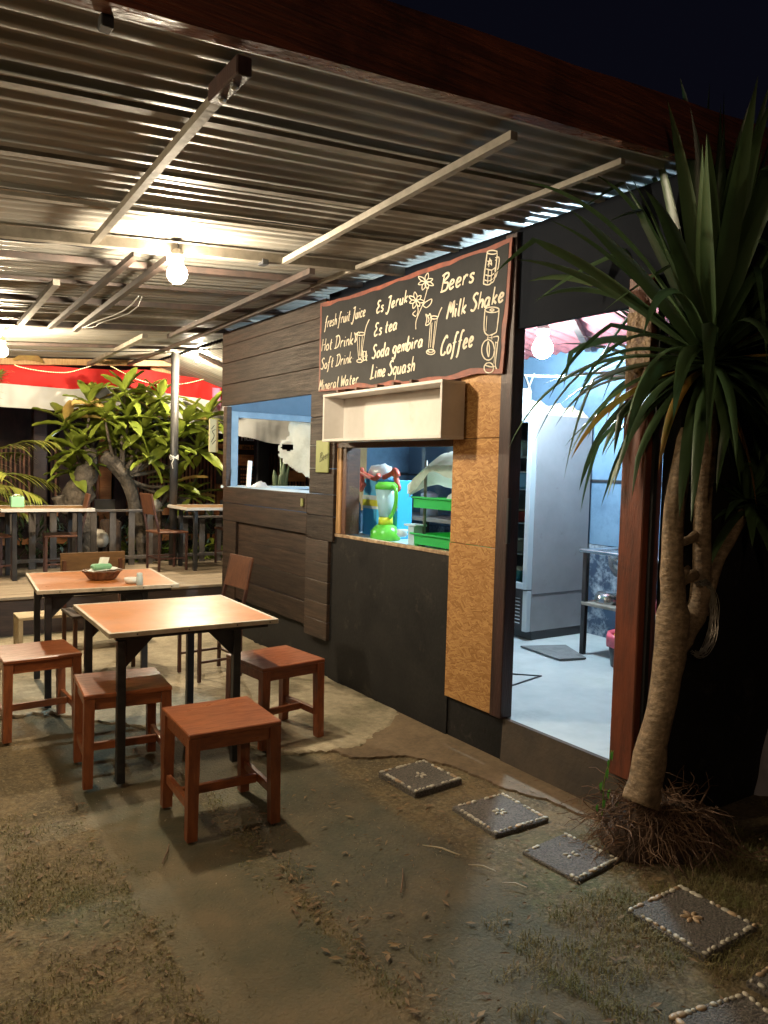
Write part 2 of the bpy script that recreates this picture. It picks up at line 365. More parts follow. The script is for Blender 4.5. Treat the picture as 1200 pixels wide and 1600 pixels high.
MT['cool_bulb'] = emis('cool_bulb_glass', (.64, .87, 1.0), 880)
MT['far_lamp'] = emis('far_lamp_glass', (.6, .8, 1.0), 60)
MT['led'] = emis('led_bead', (1.0, .66, .25), 2.2)
MT['grass'] = mat('grass_blade', (.15, .15, .045), .7, (.26, .20, .09), 9, sub=.2)
MT['litter'] = mat('dry_leaf', (.30, .20, .10), .8, (.14, .08, .045), 12, sub=.15)
MT['socket'] = mat('lamp_socket', (.55, .50, .42), .4)

# ---------------------------------------------------------------- ground
def groundmat():
    m = mat('mossy_ground', (.155, .108, .050), .88, (.080, .060, .030), 3.5, bump=.8, bsc=90, dirt=(.085, .086, .036), dsc=2.2, dlo=.50, fine=.5, fsc=34, bd=.008)
    t = m.node_tree; N = t.nodes; L = t.links; b = N['Principled BSDF']
    prev = b.inputs['Base Color'].links[0].from_socket
    nz = N.new('ShaderNodeTexNoise'); nz.inputs['Scale'].default_value = 60; nz.inputs['Detail'].default_value = 4
    rp = N.new('ShaderNodeValToRGB'); rp.color_ramp.elements[0].position = .52; rp.color_ramp.elements[1].position = .70
    tc = N.new('ShaderNodeTexCoord'); L.new(tc.outputs['Object'], nz.inputs['Vector']); L.new(nz.outputs[0], rp.inputs[0])
    mi = N.new('ShaderNodeMixRGB'); mi.inputs[2].default_value = (.19, .15, .085, 1)
    L.new(rp.outputs[0], mi.inputs[0]); L.new(prev, mi.inputs[1])
    # worn mossy paving strips running with the wall: smoother and greyer, with ragged soft borders
    sx = N.new('ShaderNodeSeparateXYZ'); L.new(tc.outputs['Object'], sx.inputs[0])
    nw = N.new('ShaderNodeTexNoise'); nw.inputs['Scale'].default_value = 7; nw.inputs['Detail'].default_value = 9; nw.inputs['Roughness'].default_value = .75; L.new(tc.outputs['Object'], nw.inputs['Vector'])
    def M2(op, a, bb):
        q = N.new('ShaderNodeMath'); q.operation = op
        for i, v in enumerate((a, bb)):
            if isinstance(v, (int, float)): q.inputs[i].default_value = v
            else: L.new(v, q.inputs[i])
        return q.outputs[0]
    wob = M2('MULTIPLY', M2('SUBTRACT', nw.outputs[0], .5), .22)
    xx = M2('ADD', sx.outputs[0], wob)
    def band(x0, x1, soft):
        d = M2('SUBTRACT', (x1 - x0) / 2, M2('ABSOLUTE', M2('SUBTRACT', xx, (x0 + x1) / 2), 0))
        mr = N.new('ShaderNodeMapRange'); mr.inputs['From Min'].default_value = -soft; mr.inputs['From Max'].default_value = soft; L.new(d, mr.inputs[0]); return mr.outputs[0]
    st = N.new('ShaderNodeTexNoise'); st.inputs['Scale'].default_value = 2.6; st.inputs['Detail'].default_value = 8; st.inputs['Roughness'].default_value = .65; L.new(tc.outputs['Object'], st.inputs['Vector'])
    sr = N.new('ShaderNodeValToRGB'); e = sr.color_ramp.elements; e[0].position = .36; e[0].color = (.078, .078, .046, 1); e[1].position = .64; e[1].color = (.165, .122, .066, 1)
    L.new(st.outputs[0], sr.inputs[0])
    m4 = N.new('ShaderNodeMixRGB'); L.new(band(.80, 1.28, .012), m4.inputs[0]); L.new(mi.outputs[0], m4.inputs[1]); L.new(sr.outputs[0], m4.inputs[2])
    sr2 = N.new('ShaderNodeValToRGB'); e = sr2.color_ramp.elements; e[0].position = .40; e[0].color = (.060, .066, .046, 1); e[1].position = .66; e[1].color = (.130, .104, .064, 1)
    L.new(st.outputs[0], sr2.inputs[0])
    m5 = N.new('ShaderNodeMixRGB'); bd5 = M2('MULTIPLY', band(1.34, 2.0, .05), .75); L.new(bd5, m5.inputs[0]); L.new(m4.outputs[0], m5.inputs[1]); L.new(sr2.outputs[0], m5.inputs[2])
    L.new(m5.outputs[0], b.inputs['Base Color'])
    rr = N.new('ShaderNodeMapRange'); rr.inputs['To Min'].default_value = .55; rr.inputs['To Max'].default_value = .95
    return m
MT['ground'] = groundmat()
xs = [-120, -60, -20, -8, -4] + [-2 + .03 * i for i in range(200)] + [4.5, 6, 9, 20, 60, 120]
ys = [-60, -20, -6, -1] + [.3 + .03 * i for i in range(180)] + [6.5, 9, 14, 30, 80, 150]
def gz(x, y):
    if not (-2.2 < x < 4.1 and .2 < y < 5.8): return 0
    h = noise.noise((x * 1.2, y * 1.2, 0)) * .012 + noise.noise((x * 7, y * 7, 3)) * .006 + noise.noise((x * 25, y * 25, 5)) * .0025
    k = 1.0 if not (.7 < x < 2.3) else .35
    e = min(1, (x + 2.2) * 2, (4.1 - x) * 2, (y - .2) * 2, (5.8 - y) * 2)
    return h * k * e
g = G(); nx = len(xs)
g.add([(x, y, gz(x, y) - .006) for y in ys for x in xs],
      [(j * nx + i, j * nx + i + 1, (j + 1) * nx + i + 1, (j + 1) * nx + i) for j in range(len(ys) - 1) for i in range(nx - 1)])
g.obj('ground', MT['ground'], smooth=True, kind='structure')

def wobble_poly(pts, amp=.02, step=.06, seed=0):
    out = []
    for i in range(len(pts)):
        a = Vector(pts[i]); b = Vector(pts[(i + 1) % len(pts)]); n = max(1, int((b - a).length / step))
        d = (b - a).normalized() if (b - a).length else Vector((1, 0)); nn = Vector((-d.y, d.x))
        for k in range(n):
            p = a + (b - a) * k / n
            q = p + nn * amp * (noise.noise((p.x * 5, p.y * 5, seed)) + .5 * noise.noise((p.x * 17, p.y * 17, seed)) + .35 * noise.noise((p.x * 50, p.y * 50, seed)))
            out.append((q.x, q.y))
    return out
def slab(name, pts, z1, m, amp=.02, seed=0):
    g = G(); P = wobble_poly(pts, amp, .018, seed); n = len(P)
    cx = sum(p[0] for p in P) / n; cy = sum(p[1] for p in P) / n
    inn = [(p[0] + (cx - p[0]) * .008, p[1] + (cy - p[1]) * .008) for p in P]
    g.add([(x, y, -.03) for x, y in P] + [(x, y, z1 - .006) for x, y in P] + [(x, y, z1) for x, y in inn],
          [(i, (i + 1) % n, n + (i + 1) % n, n + i) for i in range(n)] + [(n + i, n + (i + 1) % n, 2 * n + (i + 1) % n, 2 * n + i) for i in range(n)]
          + [tuple(range(2 * n, 3 * n))])
    return g.obj(name, m, kind='structure')
slab('pavement', [(-4, 5.35), (.55, 5.04), (.95, 4.98), (1.35, 4.45), (1.72, 3.9), (1.95, 3.62), (2.25, 3.52), (2.62, 3.72), (2.86, 3.95), (2.86, 7.35), (-4, 7.35)], .012, MT['conc'], .05, 1)
slab('pavement_edge', [(2.12, 3.60), (2.16, 3.42), (2.40, 3.32), (2.56, 3.1), (2.60, 2.75), (2.70, 2.45), (2.74, 2.15), (2.86, 2.1), (2.86, 3.97), (2.6, 3.74), (2.3, 3.56)], .008, MT['conc2'], .035, 4)

# ---------------------------------------------------------------- porch roof
canopy = thing('porch_roof', 'corrugated metal porch roof on steel beams with dark red timber fascia, over the tables', 'roof', (0, 2, 2.6))
XL = -2.6
def sheet(g, y0, y1, x0, x1, zf, off, nxs=26, pitch=.088, amp=.0058, seed=0):
    n = int((y1 - y0) / pitch * 8)
    def fn(u, v):
        x = x0 + (x1 - x0) * u; y = y0 + (y1 - y0) * v
        ph = (y / pitch) % 1.0
        s = math.sin(ph * 2 * math.pi); s = max(-1, min(1, s * 2.1))
        return (x, y, zf(x) + off + amp * s + .004 * noise.noise((x * 1.5, y * .8, seed)))
    g.grid(fn, nxs, n)
k = 0; y = 1.99
while y < 9.7:
    y1 = min(y + .78, 9.74)
    g = G(); sheet(g, y - .04, y1, XL, 3.02 if y < 6.9 else 3.12, roofz, .022 + (.003 if k % 2 else 0), seed=k)
    g.obj('roof_sheet', MT['roof'], canopy, smooth=True); y += .78; k += 1
def xbeam(yy, x0, x1, m, w=.045, h=.022, off=.0):
    g = G(); g.hexa([(x0, yy - w / 2, roofz(x0) - h + off), (x1, yy - w / 2, roofz(x1) - h + off), (x1, yy + w / 2, roofz(x1) - h + off), (x0, yy + w / 2, roofz(x0) - h + off),
                     (x0, yy - w / 2, roofz(x0) + off), (x1, yy - w / 2, roofz(x1) + off), (x1, yy + w / 2, roofz(x1) + off), (x0, yy + w / 2, roofz(x0) + off)])
    g.obj('beam', m, canopy)
for yy in (2.45, 3.0, 3.5): xbeam(yy, XL, 2.9, MT['steel_l'], .042, .016)
xbeam(4.03, XL, 2.9, MT['steel_l'], .05, .05)
xbeam(4.53, XL, 3.0, MT['steel_d'], .06, .035)
xbeam(5.15, XL, 3.0, MT['steel_d'], .04, .02)
xbeam(5.75, XL, 3.0, MT['steel_d'], .06, .04)
xbeam(6.3, XL, 3.0, MT['steel_l'], .03, .02)
xbeam(6.87, XL, 3.1, MT['steel_d'], .07, .045)
xbeam(8.3, XL, 3.1, MT['steel_d'], .04, .03)
def ybeam(xa, ya, xb, yb, m, w=.04, h=.035, off=-.024):
    g = G(); za = roofz(xa) + off - h / 2; zb = roofz(xb) + off - h / 2
    g.bar((xa, ya, za), (xb, yb, zb), w, h); g.obj('rafter', m, canopy)
ybeam(.86, 2.0, .955, 4.0, MT['steel_l'], .03, .03)
ybeam(1.86, 2.0, 2.0, 4.02, MT['steel_l'], .03, .03)
ybeam(2.43, 2.0, 2.50, 4.6, MT['steel_l'], .024, .024)
ybeam(-.3, 2.0, -.3, 4.02, MT['steel_l'])
ybeam(1.19, 4.08, 1.29, 6.84, MT['steel_d'], .034, .03, -.04)
ybeam(1.37, 4.1, 1.50, 6.9, MT['steel_d'], .036, .034, -.04)
ybeam(2.23, 4.1, 2.37, 7.1, MT['steel_d'], .036, .034, -.04)
ybeam(2.15, 7.1, 2.27, 9.7, MT['steel_l'], .05, .04, -.04)
ybeam(2.52, 4.62, 2.74, 9.7, MT['steel_d'], .034, .03, -.04)
ybeam(.98, 5.0, 1.06, 6.84, MT['steel_l'], .04, .035, -.03)
ybeam(.4, 4.1, .4, 9.7, MT['steel_d'], .034, .03, -.04)
# fascia: rough sawn board along the near edge, thick and slightly irregular
g = G()
def fas(u, v):
    x = XL + (3.35 - XL) * u
    return x, roofz(x)
n = 60; ring = []
for i in range(n + 1):
    x = XL + (3.35 - XL) * i / n; zb = roofz(x) + .004 + .006 * noise.noise((x * 2, 0, 0)); zt = zb + .212 + .012 * noise.noise((x * 1.3, 5, 0))
    ring += [(x, 1.93 + .004 * noise.noise((x * 5, 1, 0)), zb), (x, 1.985, zb), (x, 1.985, zt), (x, 1.925 + .004 * noise.noise((x * 5, 9, 0)), zt)]
g.add(ring, [(i * 4 + a, i * 4 + (a + 1) % 4, (i + 1) * 4 + (a + 1) % 4, (i + 1) * 4 + a) for i in range(n) for a in range(4)] + [(0, 1, 2, 3), (n * 4 + 3, n * 4 + 2, n * 4 + 1, n * 4)])
g.obj('fascia_board', MT['fascia'], canopy)
# timber block bolted to the first rafter
g = G(); g.box(.84, .885, 1.99, 2.20, roofz(.87) - .060, roofz(.87) - .008, .004); blk = g.obj('timber_block', MT['post_dark'], canopy)
for yy in (2.06, 2.15):
    g = G(); g.lathe([(.013, 0), (.013, .008), (.006, .012)], (.865, yy, 0), 8)
    g.v = [(x, y, roofz(.87) - .060 - z) for x, y, z in g.v]; g.obj('bolt', MT['steel'], blk)
g = G(); g.box(.49, .52, 1.99, 2.03, roofz(.5) - .022, roofz(.5) + .01, .003); g.obj('bracket', MT['dark'], canopy)
g = G(); g.box(1.86, 1.90, 4.0, 4.06, roofz(1.8) - .06, roofz(1.8) - .03, .003); g.obj('bracket', MT['dark'], canopy)
# eave beam at the far edge (yellow wood) and the column that carries it
g = G(); g.hexa([(XL, 9.70, roofz(XL) - .07), (3.3, 9.70, roofz(3.3) - .07), (3.3, 9.76, roofz(3.3) - .07), (XL, 9.76, roofz(XL) - .07),
                 (XL, 9.70, roofz(XL) - .0), (3.3, 9.70, roofz(3.3) - .0), (3.3, 9.76, roofz(3.3) - .0), (XL, 9.76, roofz(XL) - .0)])
g.obj('eave_beam', MT['pine'], canopy)
PX = 3.05
g = G(); g.tube([(PX, 8.9, .35), (PX, 8.9, roofz(PX))], .047, 16); pl = g.obj('column', mat('pole_paint', (.022, .022, .024), .45, (.05, .046, .042), 2, (1, 1, .6), bump=.05), canopy, smooth=True)
g = G()
for a in range(5):
    pts = [(PX + .052 * math.cos(t), 8.9 + .052 * math.sin(t), 1.62 + .02 * math.sin(3 * t + a) + a * .006) for t in [i * .7 for i in range(10)]]
    g.tube(pts, .003, 5)
g.tube([(PX - .02, 8.845, 1.62), (PX - .05, 8.83, 1.56), (PX - .04, 8.82, 1.5)], .003, 5)
g.obj('string_binding', MT['tissue'], pl)

# lower roof at the far right, falling away from the column
side = thing('side_roof', 'lower metal roof falling away behind the plank wall, beyond the dark column', 'roof', (3.2, 7.2, 2.8))
def sz(x): return 2.86 - .30 * (x - 3.15)
g = G(); sheet(g, 7.2, 10.2, 3.16, 5.6, sz, 0, 8); g.obj('roof_sheet', MT['roof'], side, smooth=True)
g = G(); g.bar((3.16, 10.15, sz(3.16) - .04), (5.6, 10.15, sz(5.6) - .04), .05, .07); g.obj('eave_beam', MT['pine'], side)
for yy in (7.6, 8.6):
    g = G(); g.bar((3.2, yy, sz(3.2) - .035), (5.6, yy, sz(5.6) - .035), .05, .04); g.obj('rafter', MT['steel_d'], side)

# ---------------------------------------------------------------- kitchen building
WX = 2.84; FZ = .235; EY = 6.90
K = thing('kitchen_hut', 'small timber and strand board kitchen hut with open doorway and serving window', 'kitchen hut', (WX, 4.5, 0))
def planky(y0, y1, z0, z1, proud, m='plank', th=.03, x=WX, nm='plank'):
    g = G(); g.box(x - proud, x - proud + th, y0, y1 , z0 + .0015, z1 - .0015, .003)
    return g.obj(nm, MT[m], K)
# lower planks left
planky(5.175, 6.82, 1.21, 1.357, .030); planky(5.175, 6.82, 1.045, 1.208, .030)
for a, b in ((.88, 1.043), (.70, .88), (.52, .70)): planky(5.175, 6.53, a, b, .002)
planky(5.175, 6.52, .345, .52, .018)
planky(6.52, 6.82, .17, 1.043, .026)
for a, b in ((.285, .42), (.42, .555), (.555, .715), (.715, .855), (.855, 1.02), (1.02, 1.20), (1.20, 1.36), (1.36, 1.55), (1.55, 1.72), (1.72, 1.93), (1.93, 2.12)):
    planky(4.83 if a < 1 else 4.775, 5.172 if a < 1.3 else 5.14, a, b, .034 if a < 1.02 else .031, 'plank2' if a < 1 else 'plank')
# upper planks
for a, b in ((2.105, 2.30), (2.30, 2.50), (2.50, 2.66), (2.66, 2.79)):
    planky(4.95, 6.88, a, b, .030 + .004 * random.random())
planky(6.80, 6.88, 1.357, 2.105, .012, 'plank2', .05)
# backing boards for the upper right, behind the chalkboard
g = G(); g.box(WX - .0, WX + .03, 2.0, 4.95, 2.305, 2.822); g.obj('header_panel', mat('header_black', (.005, .007, .012), .8, (.008, .010, .015), 4, spec=.1), K)
g = G(); g.box(WX - .002, WX + .03, 3.06, 4.95, 1.70, 2.228); g.obj('backing_panel', MT['brownframe'], K)
# black painted panel below the window
g = G(); g.box(WX - .010, WX + .02, 3.445, 4.828, .0, 1.06, .002); g.obj('black_panel', MT['black'], K)
# plinth
g = G(); g.box(WX + .0, WX + .029, 2.98, 3.443, -.02, FZ - .001); g.obj('plinth', MT['black'], K)
g = G(); g.box(WX + .02, WX + .06, 4.832, 6.88, -.02, .34); g.obj('plinth', MT['black'], K)
g = G(); g.hexa([(WX - .012, 2.1, -.02), (WX + .029, 2.1, -.02), (WX + .029, 2.98, -.02), (WX - .012, 2.98, -.02), (WX + .002, 2.1, FZ), (WX + .029, 2.1, FZ), (WX + .029, 2.98, FZ), (WX + .002, 2.98, FZ)])
g.obj('threshold', mat('threshold_render', (.085, .062, .042), .8, (.04, .032, .026), 3, bump=.3, bsc=40), K)
# strand board panels
for a, b, y1 in ((FZ + .004, 1.142, 3.462), (1.146, 1.738, 3.455), (1.742, 2.13, 3.42)):
    g = G(); g.box(WX - .016, WX - .003, 3.068, y1 if a < 1.7 else 3.40, a, b, .0015); g.obj('strand_board_panel', MT['osb'], K)
# door posts
g = G(); g.box(WX - .024, WX + .06, 2.975, 3.065, FZ, 2.80, .004); g.obj('door_post', MT['post_dark'], K)
g = G(); g.box(WX - .035, WX - .012, 2.958, 2.974, 1.18, 1.42, .002); g.obj('door_latch', MT['dark'], K)
g = G(); g.box(WX - .035, WX - .003, 2.12, 2.245, 2.225, 2.42, .003); g.obj('post_top', MT['red_wood'], K)
g = G(); g.box(WX - .035, WX + .09, 2.12, 2.245, .20, 2.222, .005); g.obj('door_post', MT['red_wood'], K)
def rough(u, v):
    z = 1.95 + (2.27 - 1.95) * v; a = u * .125
    return (WX - .037 - .010 * abs(noise.noise((a * 60, z * 22, 0))), 2.12 + a, z)
g = G(); g.grid(rough, 10, 40); g.obj('peeling_bark', mat('peeled_bark', (.34, .22, .11), .6, (.10, .045, .025), 30, bump=1, bsc=60), K)
# serving window frame and pane
for nm, bx, m in (('window_head', (WX - .012, WX + .06, 3.40, 4.775, 1.70, 1.735), 'brownframe'), ('window_jamb', (WX - .008, WX + .05, 4.715, 4.772, 1.085, 1.70), 'pine'),
                  ('window_jamb', (WX + .002, WX + .12, 4.66, 4.714, 1.085, 1.70), 'brownframe'), ('window_jamb', (WX - .004, WX + .06, 3.40, 3.424, 1.085, 1.70), 'pine')):
    g = G(); g.box(*bx, .002); g.obj(nm, MT[m], K)
g = G(); g.box(WX - .014, WX + .03, 3.42, 4.775, 1.062, 1.083, .002); g.obj('window_sill', mat('chipped_sill', (.45, .33, .2), .6, (.2, .12, .07), 30, bump=.5), K)
g = G(); g.box(WX + .012, WX + .017, 3.425, 4.66, 1.085, 1.699); g.obj('window_pane', MT['glass'], K)
# rooms: floor, back wall, end walls, ceiling
BX = 5.02
g = G(); g.box(WX + .03, BX, 2.1, 6.95, .0, FZ - .003)
g.obj('screed_floor', MT['kfloor'], K)
g = G(); g.box(BX, BX + .1, 2.0, 7.0, FZ - .1, .98); g.obj('back_wall_lower', MT['navy_low'], K)
g = G(); g.box(BX, BX + .1, 2.0, 7.0, .985, 3.0); g.obj('back_wall', MT['navy'], K)
g = G(); g.box(BX - .012, BX - .001, 2.2, 6.9, 1.50, 1.52); g.obj('wall_batten', MT['dark'], K)
g = G(); g.box(WX + .033, WX + .045, 2.99, 6.86, 2.12, 2.80); g.obj('bounce_lining', MT['navy'], K)  # unseen lining added to raise bounced light inside the kitchen
g = G(); g.box(4.05, BX - .02, EY - .012, EY - .001, 1.50, 1.53); g.obj('wall_batten', MT['dark'], K)
g = G(); g.box(WX + .06, BX + .1, 2.02, 2.10, 0, 2.95); g.obj('side_wall', MT['black'], K)
g = G(); g.box(WX + .005, WX + .03, 2.102, 2.118, .2, 2.8); g.obj('corner_strip', MT['dark'], K)
# far end wall with opening
EY = 6.90
g = G(); g.box(2.91, BX, EY, EY + .08, 0, 1.33); g.box(4.02, BX, EY, EY + .08, 1.332, 2.073); g.obj('end_wall_lower', MT['navy'], K)
g = G(); g.box(2.91, BX, EY, EY + .08, 2.075, 2.80); g.obj('end_wall_upper', MT['navy'], K)
g = G(); g.box(2.90, 4.05, EY - .03, EY - .002, 2.01, 2.072, .003); g.obj('opening_head', MT['blueframe'], K)
g = G(); g.box(2.885, 2.965, EY - .06, EY + .05, 1.36, 2.07, .003); g.obj('opening_jamb', MT['blueframe'], K)
for z in (1.55, 1.90):
    g = G(); g.box(2.872, 2.886, EY - .05, EY - .01, z, z + .06, .002); g.obj('hinge', MT['bluesill'], K)
g = G(); g.box(WX + .0, WX + .36, 5.14, EY - .002, 1.335, 1.358, .003); g.obj('hatch_counter', MT['bluesill'], K)
g = G(); g.box(WX + .02, 4.02, EY - .06, EY + .1, 1.335, 1.362, .003); g.obj('opening_sill', MT['bluesill'], K)
# ceiling of red sheets
for i in range(7):
    y0 = 2.1 + i * .70
    def fn(u, v, y0=y0):
        x = 3.03 + (BX - 3.03) * u; yy = y0 + .71 * v
        return (x, yy, 2.93 - .165 * (x - 3.03) + .012 * math.sin(yy * 2 * math.pi / .12) + (.003 if i % 2 else 0))
    g = G(); g.grid(fn, 4, 48); g.obj('ceiling_sheet', MT['redsheet'], K, smooth=True)
for a in ((3.4, 4.9, 2.7, 3.3, 2.82), (3.6, 4.9, 3.5, 4.3, 2.74)):
    g = G(); g.bar((a[0], a[2], 2.80), (a[1], a[3], 2.58), .05, .05); g.obj('ceiling_batten', MT['steel_d'], K)
# ---------------------------------------------------------------- chalkboard
CB = thing('chalkboard', 'black menu board with cream hand painted drinks list and red edge, above the serving window', 'menu board', (WX, 4, 2.1))
BF = WX - .048
def bpt(x, y): p = atx(x, y, BF); return (p.y, p.z)
poly = [bpt(500, 474), bpt(545, 462), bpt(600, 443), bpt(660, 420), bpt(720, 400), bpt(760, 386), bpt(800, 370), bpt(793, 480), bpt(784, 583), bpt(745, 584), bpt(712, 592), bpt(660, 598), bpt(600, 603), bpt(497, 612)]
def smooth_rag(poly, amp=.006):
    o = []
    for i in range(len(poly)):
        a = Vector(poly[i]); b = Vector(poly[(i + 1) % len(poly)]); n = max(1, int((b - a).length / .05))
        for k in range(n):
            p = a + (b - a) * k / n; o.append((p.x + amp * noise.noise((p.x * 9, p.y * 9, 1)), p.y + amp * noise.noise((p.x * 9, p.y * 9, 7))))
    return o
pr = smooth_rag(poly)
g = G(); g.prismx(pr, BF + .004, BF + .016); g.obj('board_panel', MT['frame_red'], CB)
cy = sum(p[0] for p in pr) / len(pr); cz = sum(p[1] for p in pr) / len(pr)
inn = []
for (yy, zz) in pr:
    sh = .018 + .022 * max(0, noise.noise((yy * 5, zz * 5, 3)) + .3)
    dy = cy - yy; dz = cz - zz
    inn.append((yy + (sh if dy > 0 else -sh) * (1 if abs(dy) > .98 else .0), zz + (sh if dz > 0 else -sh)))
g = G(); g.prismx(inn, BF + .0025, BF + .005); g.obj('painted_face', MT['board'], CB)
GL = {
'a': [[.35, .45, .15, .5, .03, .25, .12, 0, .3, .1, .36, .48], [.36, .48, .35, .1, .45, 0]], 'b': [[.05, 1, .05, .02, .25, 0, .36, .25, .25, .48, .07, .35]],
'd': [[.33, .42, .15, .5, .03, .25, .15, 0, .33, .12], [.36, 1, .34, .1, .42, 0]],
'c': [[.34, .42, .18, .5, .04, .25, .16, 0, .36, .08]], 'e': [[.05, .22, .28, .3, .3, .44, .15, .5, .04, .25, .14, 0, .36, .1]],
'f': [[.4, .92, .27, 1, .18, .7, .14, -.2, .03, -.35], [.02, .48, .34, .5]], 'g': [[.35, .45, .15, .5, .03, .25, .15, .02, .33, .12, .36, .48], [.36, .48, .34, -.25, .2, -.4, .04, -.28]],
'h': [[.05, 1, .05, 0], [.05, .28, .2, .5, .32, .38, .33, 0]], 'i': [[.08, .5, .08, .1, .16, 0], [.08, .70, .10, .76]], 'k': [[.05, 1, .05, 0], [.32, .5, .08, .22, .2, .14, .34, 0]],
'l': [[.08, 1, .08, .1, .18, 0]], 'm': [[.04, .5, .04, 0], [.04, .3, .16, .5, .24, .35, .24, 0], [.24, .3, .38, .5, .46, .35, .46, 0]], 'n': [[.05, .5, .05, 0], [.05, .3, .2, .5, .32, .38, .33, 0]],
'o': [[.2, .5, .04, .3, .12, .02, .3, .05, .36, .3, .2, .5]], 'q': [[.35, .45, .15, .5, .03, .25, .15, .02, .34, .12], [.36, .5, .36, -.4]], 'r': [[.05, .5, .05, 0], [.05, .28, .18, .5, .32, .45]],
's': [[.32, .42, .18, .5, .07, .38, .28, .17, .2, 0, .03, .07]], 't': [[.15, .85, .13, .1, .28, 0], [.02, .52, .32, .54]], 'u': [[.05, .5, .06, .08, .2, 0, .33, .15, .34, .5], [.34, .5, .36, .05, .42, 0]],
'B': [[.1, 1, .07, 0], [-.04, .9, .3, 1, .42, .8, .1, .53, .45, .4, .4, .05, 0, 0]], 'C': [[.5, .85, .35, 1, .08, .6, .1, .1, .35, 0, .5, .15]], 'D': [[.12, 1, .1, 0], [-.04, .93, .3, 1, .52, .6, .35, .08, -.04, 0]],
'E': [[.42, .92, .2, 1, .08, .8, .25, .55, .05, .3, .15, 0, .42, .1]], 'H': [[.05, 1, .05, 0], [.4, 1, .4, 0], [.02, .5, .42, .52]], 'J': [[.08, .93, .3, 1, .46, .98], [.36, .98, .3, 0, .16, -.38, -.02, -.22]],
'L': [[.1, 1, .08, .05, 0, 0, .4, .03]], 'M': [[0, 0, .1, 1, .25, .35, .42, 1, .48, 0]], 'S': [[.42, .88, .25, 1, .08, .78, .38, .35, .25, 0, 0, .1]], 'W': [[.03, 1, .12, 0, .28, .7, .4, 0, .56, 1]],
'.': [[.05, .3, .08, .32]], ' ': []}
def spline(pts, per=5):
    P = [Vector(p) for p in pts]
    if len(P) < 3: return P
    out = []
    for i in range(len(P) - 1):
        p0 = P[max(i - 1, 0)]; p1 = P[i]; p2 = P[i + 1]; p3 = P[min(i + 2, len(P) - 1)]
        for k in range(per):
            t = k / per; out.append(.5 * ((2 * p1) + (-p0 + p2) * t + (2 * p0 - 5 * p1 + 4 * p2 - p3) * t * t + (-p0 + 3 * p1 - 3 * p2 + p3) * t ** 3))
    out.append(P[-1]); return out
SK_N = [0]
def stroke(g, pts, wd, X, th=.0012):   # brush stroke ribbon in the board plane, pts = (y, z)
    SK_N[0] = (SK_N[0] + 1) % 7; X = X - SK_N[0] * .00022
    P = spline(pts)
    m = len(P); L = []; Rr = []
    for i, p in enumerate(P):
        t = (P[min(i + 1, m - 1)] - P[max(i - 1, 0)]); t = t.normalized() if t.length > 1e-9 else Vector((1, 0)); n = Vector((-t.y, t.x))
        ww = wd * (.75 + .35 * abs(t.y)) * (.9 + .25 * noise.noise((p.x * 60, p.y * 60, 2))) * (.6 if i in (0, m - 1) else 1)
        L.append(p + n * ww / 2); Rr.append(p - n * ww / 2)
    b = len(g.v)
    g.v += [(X, p.x, p.y) for p in L] + [(X, p.x, p.y) for p in Rr] + [(X + th, p.x, p.y) for p in L] + [(X + th, p.x, p.y) for p in Rr]
    for i in range(m - 1):
        g.f.append((b + i, b + i + 1, b + m + i + 1, b + m + i))
        g.f.append((b + i, b + 2 * m + i, b + 2 * m + i + 1, b + i + 1)); g.f.append((b + m + i, b + m + i + 1, b + 3 * m + i + 1, b + 3 * m + i))
def handword(word, a, b, hpx, wd, X, toP, nm, m, par, slant=.22):
    A = Vector(toP(*a)); B = Vector(toP(*b)); hz = Vector(toP(a[0], a[1] - hpx)).y - A.y
    adv = 0; L = []
    for ch in word:
        if ch == ' ': adv += .28; continue
        L.append((adv, GL[ch])); adv += max(max(s[0::2]) for s in GL[ch]) + .11
    D = (B - A) / adv
    g = G(); sgn = D.normalized()
    for off, st in L:
        for s in st:
            pts = []
            for i in range(0, len(s), 2):
                u = off + s[i] + 0; v = s[i + 1]
                pts.append(A + D * u + sgn * slant * v * hz + Vector((0, v * hz)))
            stroke(g, pts, wd, X)
    return g.obj(nm, m, par)
def cp(x, y): return bpt(490 + x / 3.75, 360 + y / 3.75)
XC = BF + .0012
for wd_, a, b, h, ww in (('fresh fruit Juice', (63, 572), (303, 500), 64, .010), ('Hot Drink', (45, 708), (232, 668), 68, .011), ('Soft Drink.', (40, 815), (232, 772), 62, .011), ('Mineral Water', (30, 938), (262, 893), 58, .011),
    ('Es Jeruk', (365, 487), (552, 418), 68, .013), ('Es tea', (352, 622), (492, 575), 72, .013), ('Soda gembira', (340, 752), (642, 678), 76, .014), ('Lime Squash', (332, 868), (592, 822), 80, .014),
    ('Beers', (742, 362), (945, 298), 100, .015), ('Milk Shake', (778, 520), (1118, 412), 92, .015), ('Coffee', (738, 735), (935, 675), 104, .015)):
    handword(wd_, a, b, h, ww, XC, cp, 'lettering', MT['chalk'], CB)
def draw(lines, wd=.008):
    g = G()
    for ln in lines: stroke(g, [cp(ln[i], ln[i + 1]) for i in range(0, len(ln), 2)], wd, XC)
    g.obj('chalk_drawing', MT['chalk'], CB)
def ell(cx, cy_, rx, ry, t0=0, t1=360, n=9): return sum(([cx + rx * math.cos(rad(t0 + (t1 - t0) * i / n)), cy_ + ry * math.sin(rad(t0 + (t1 - t0) * i / n))] for i in range(n + 1)), [])
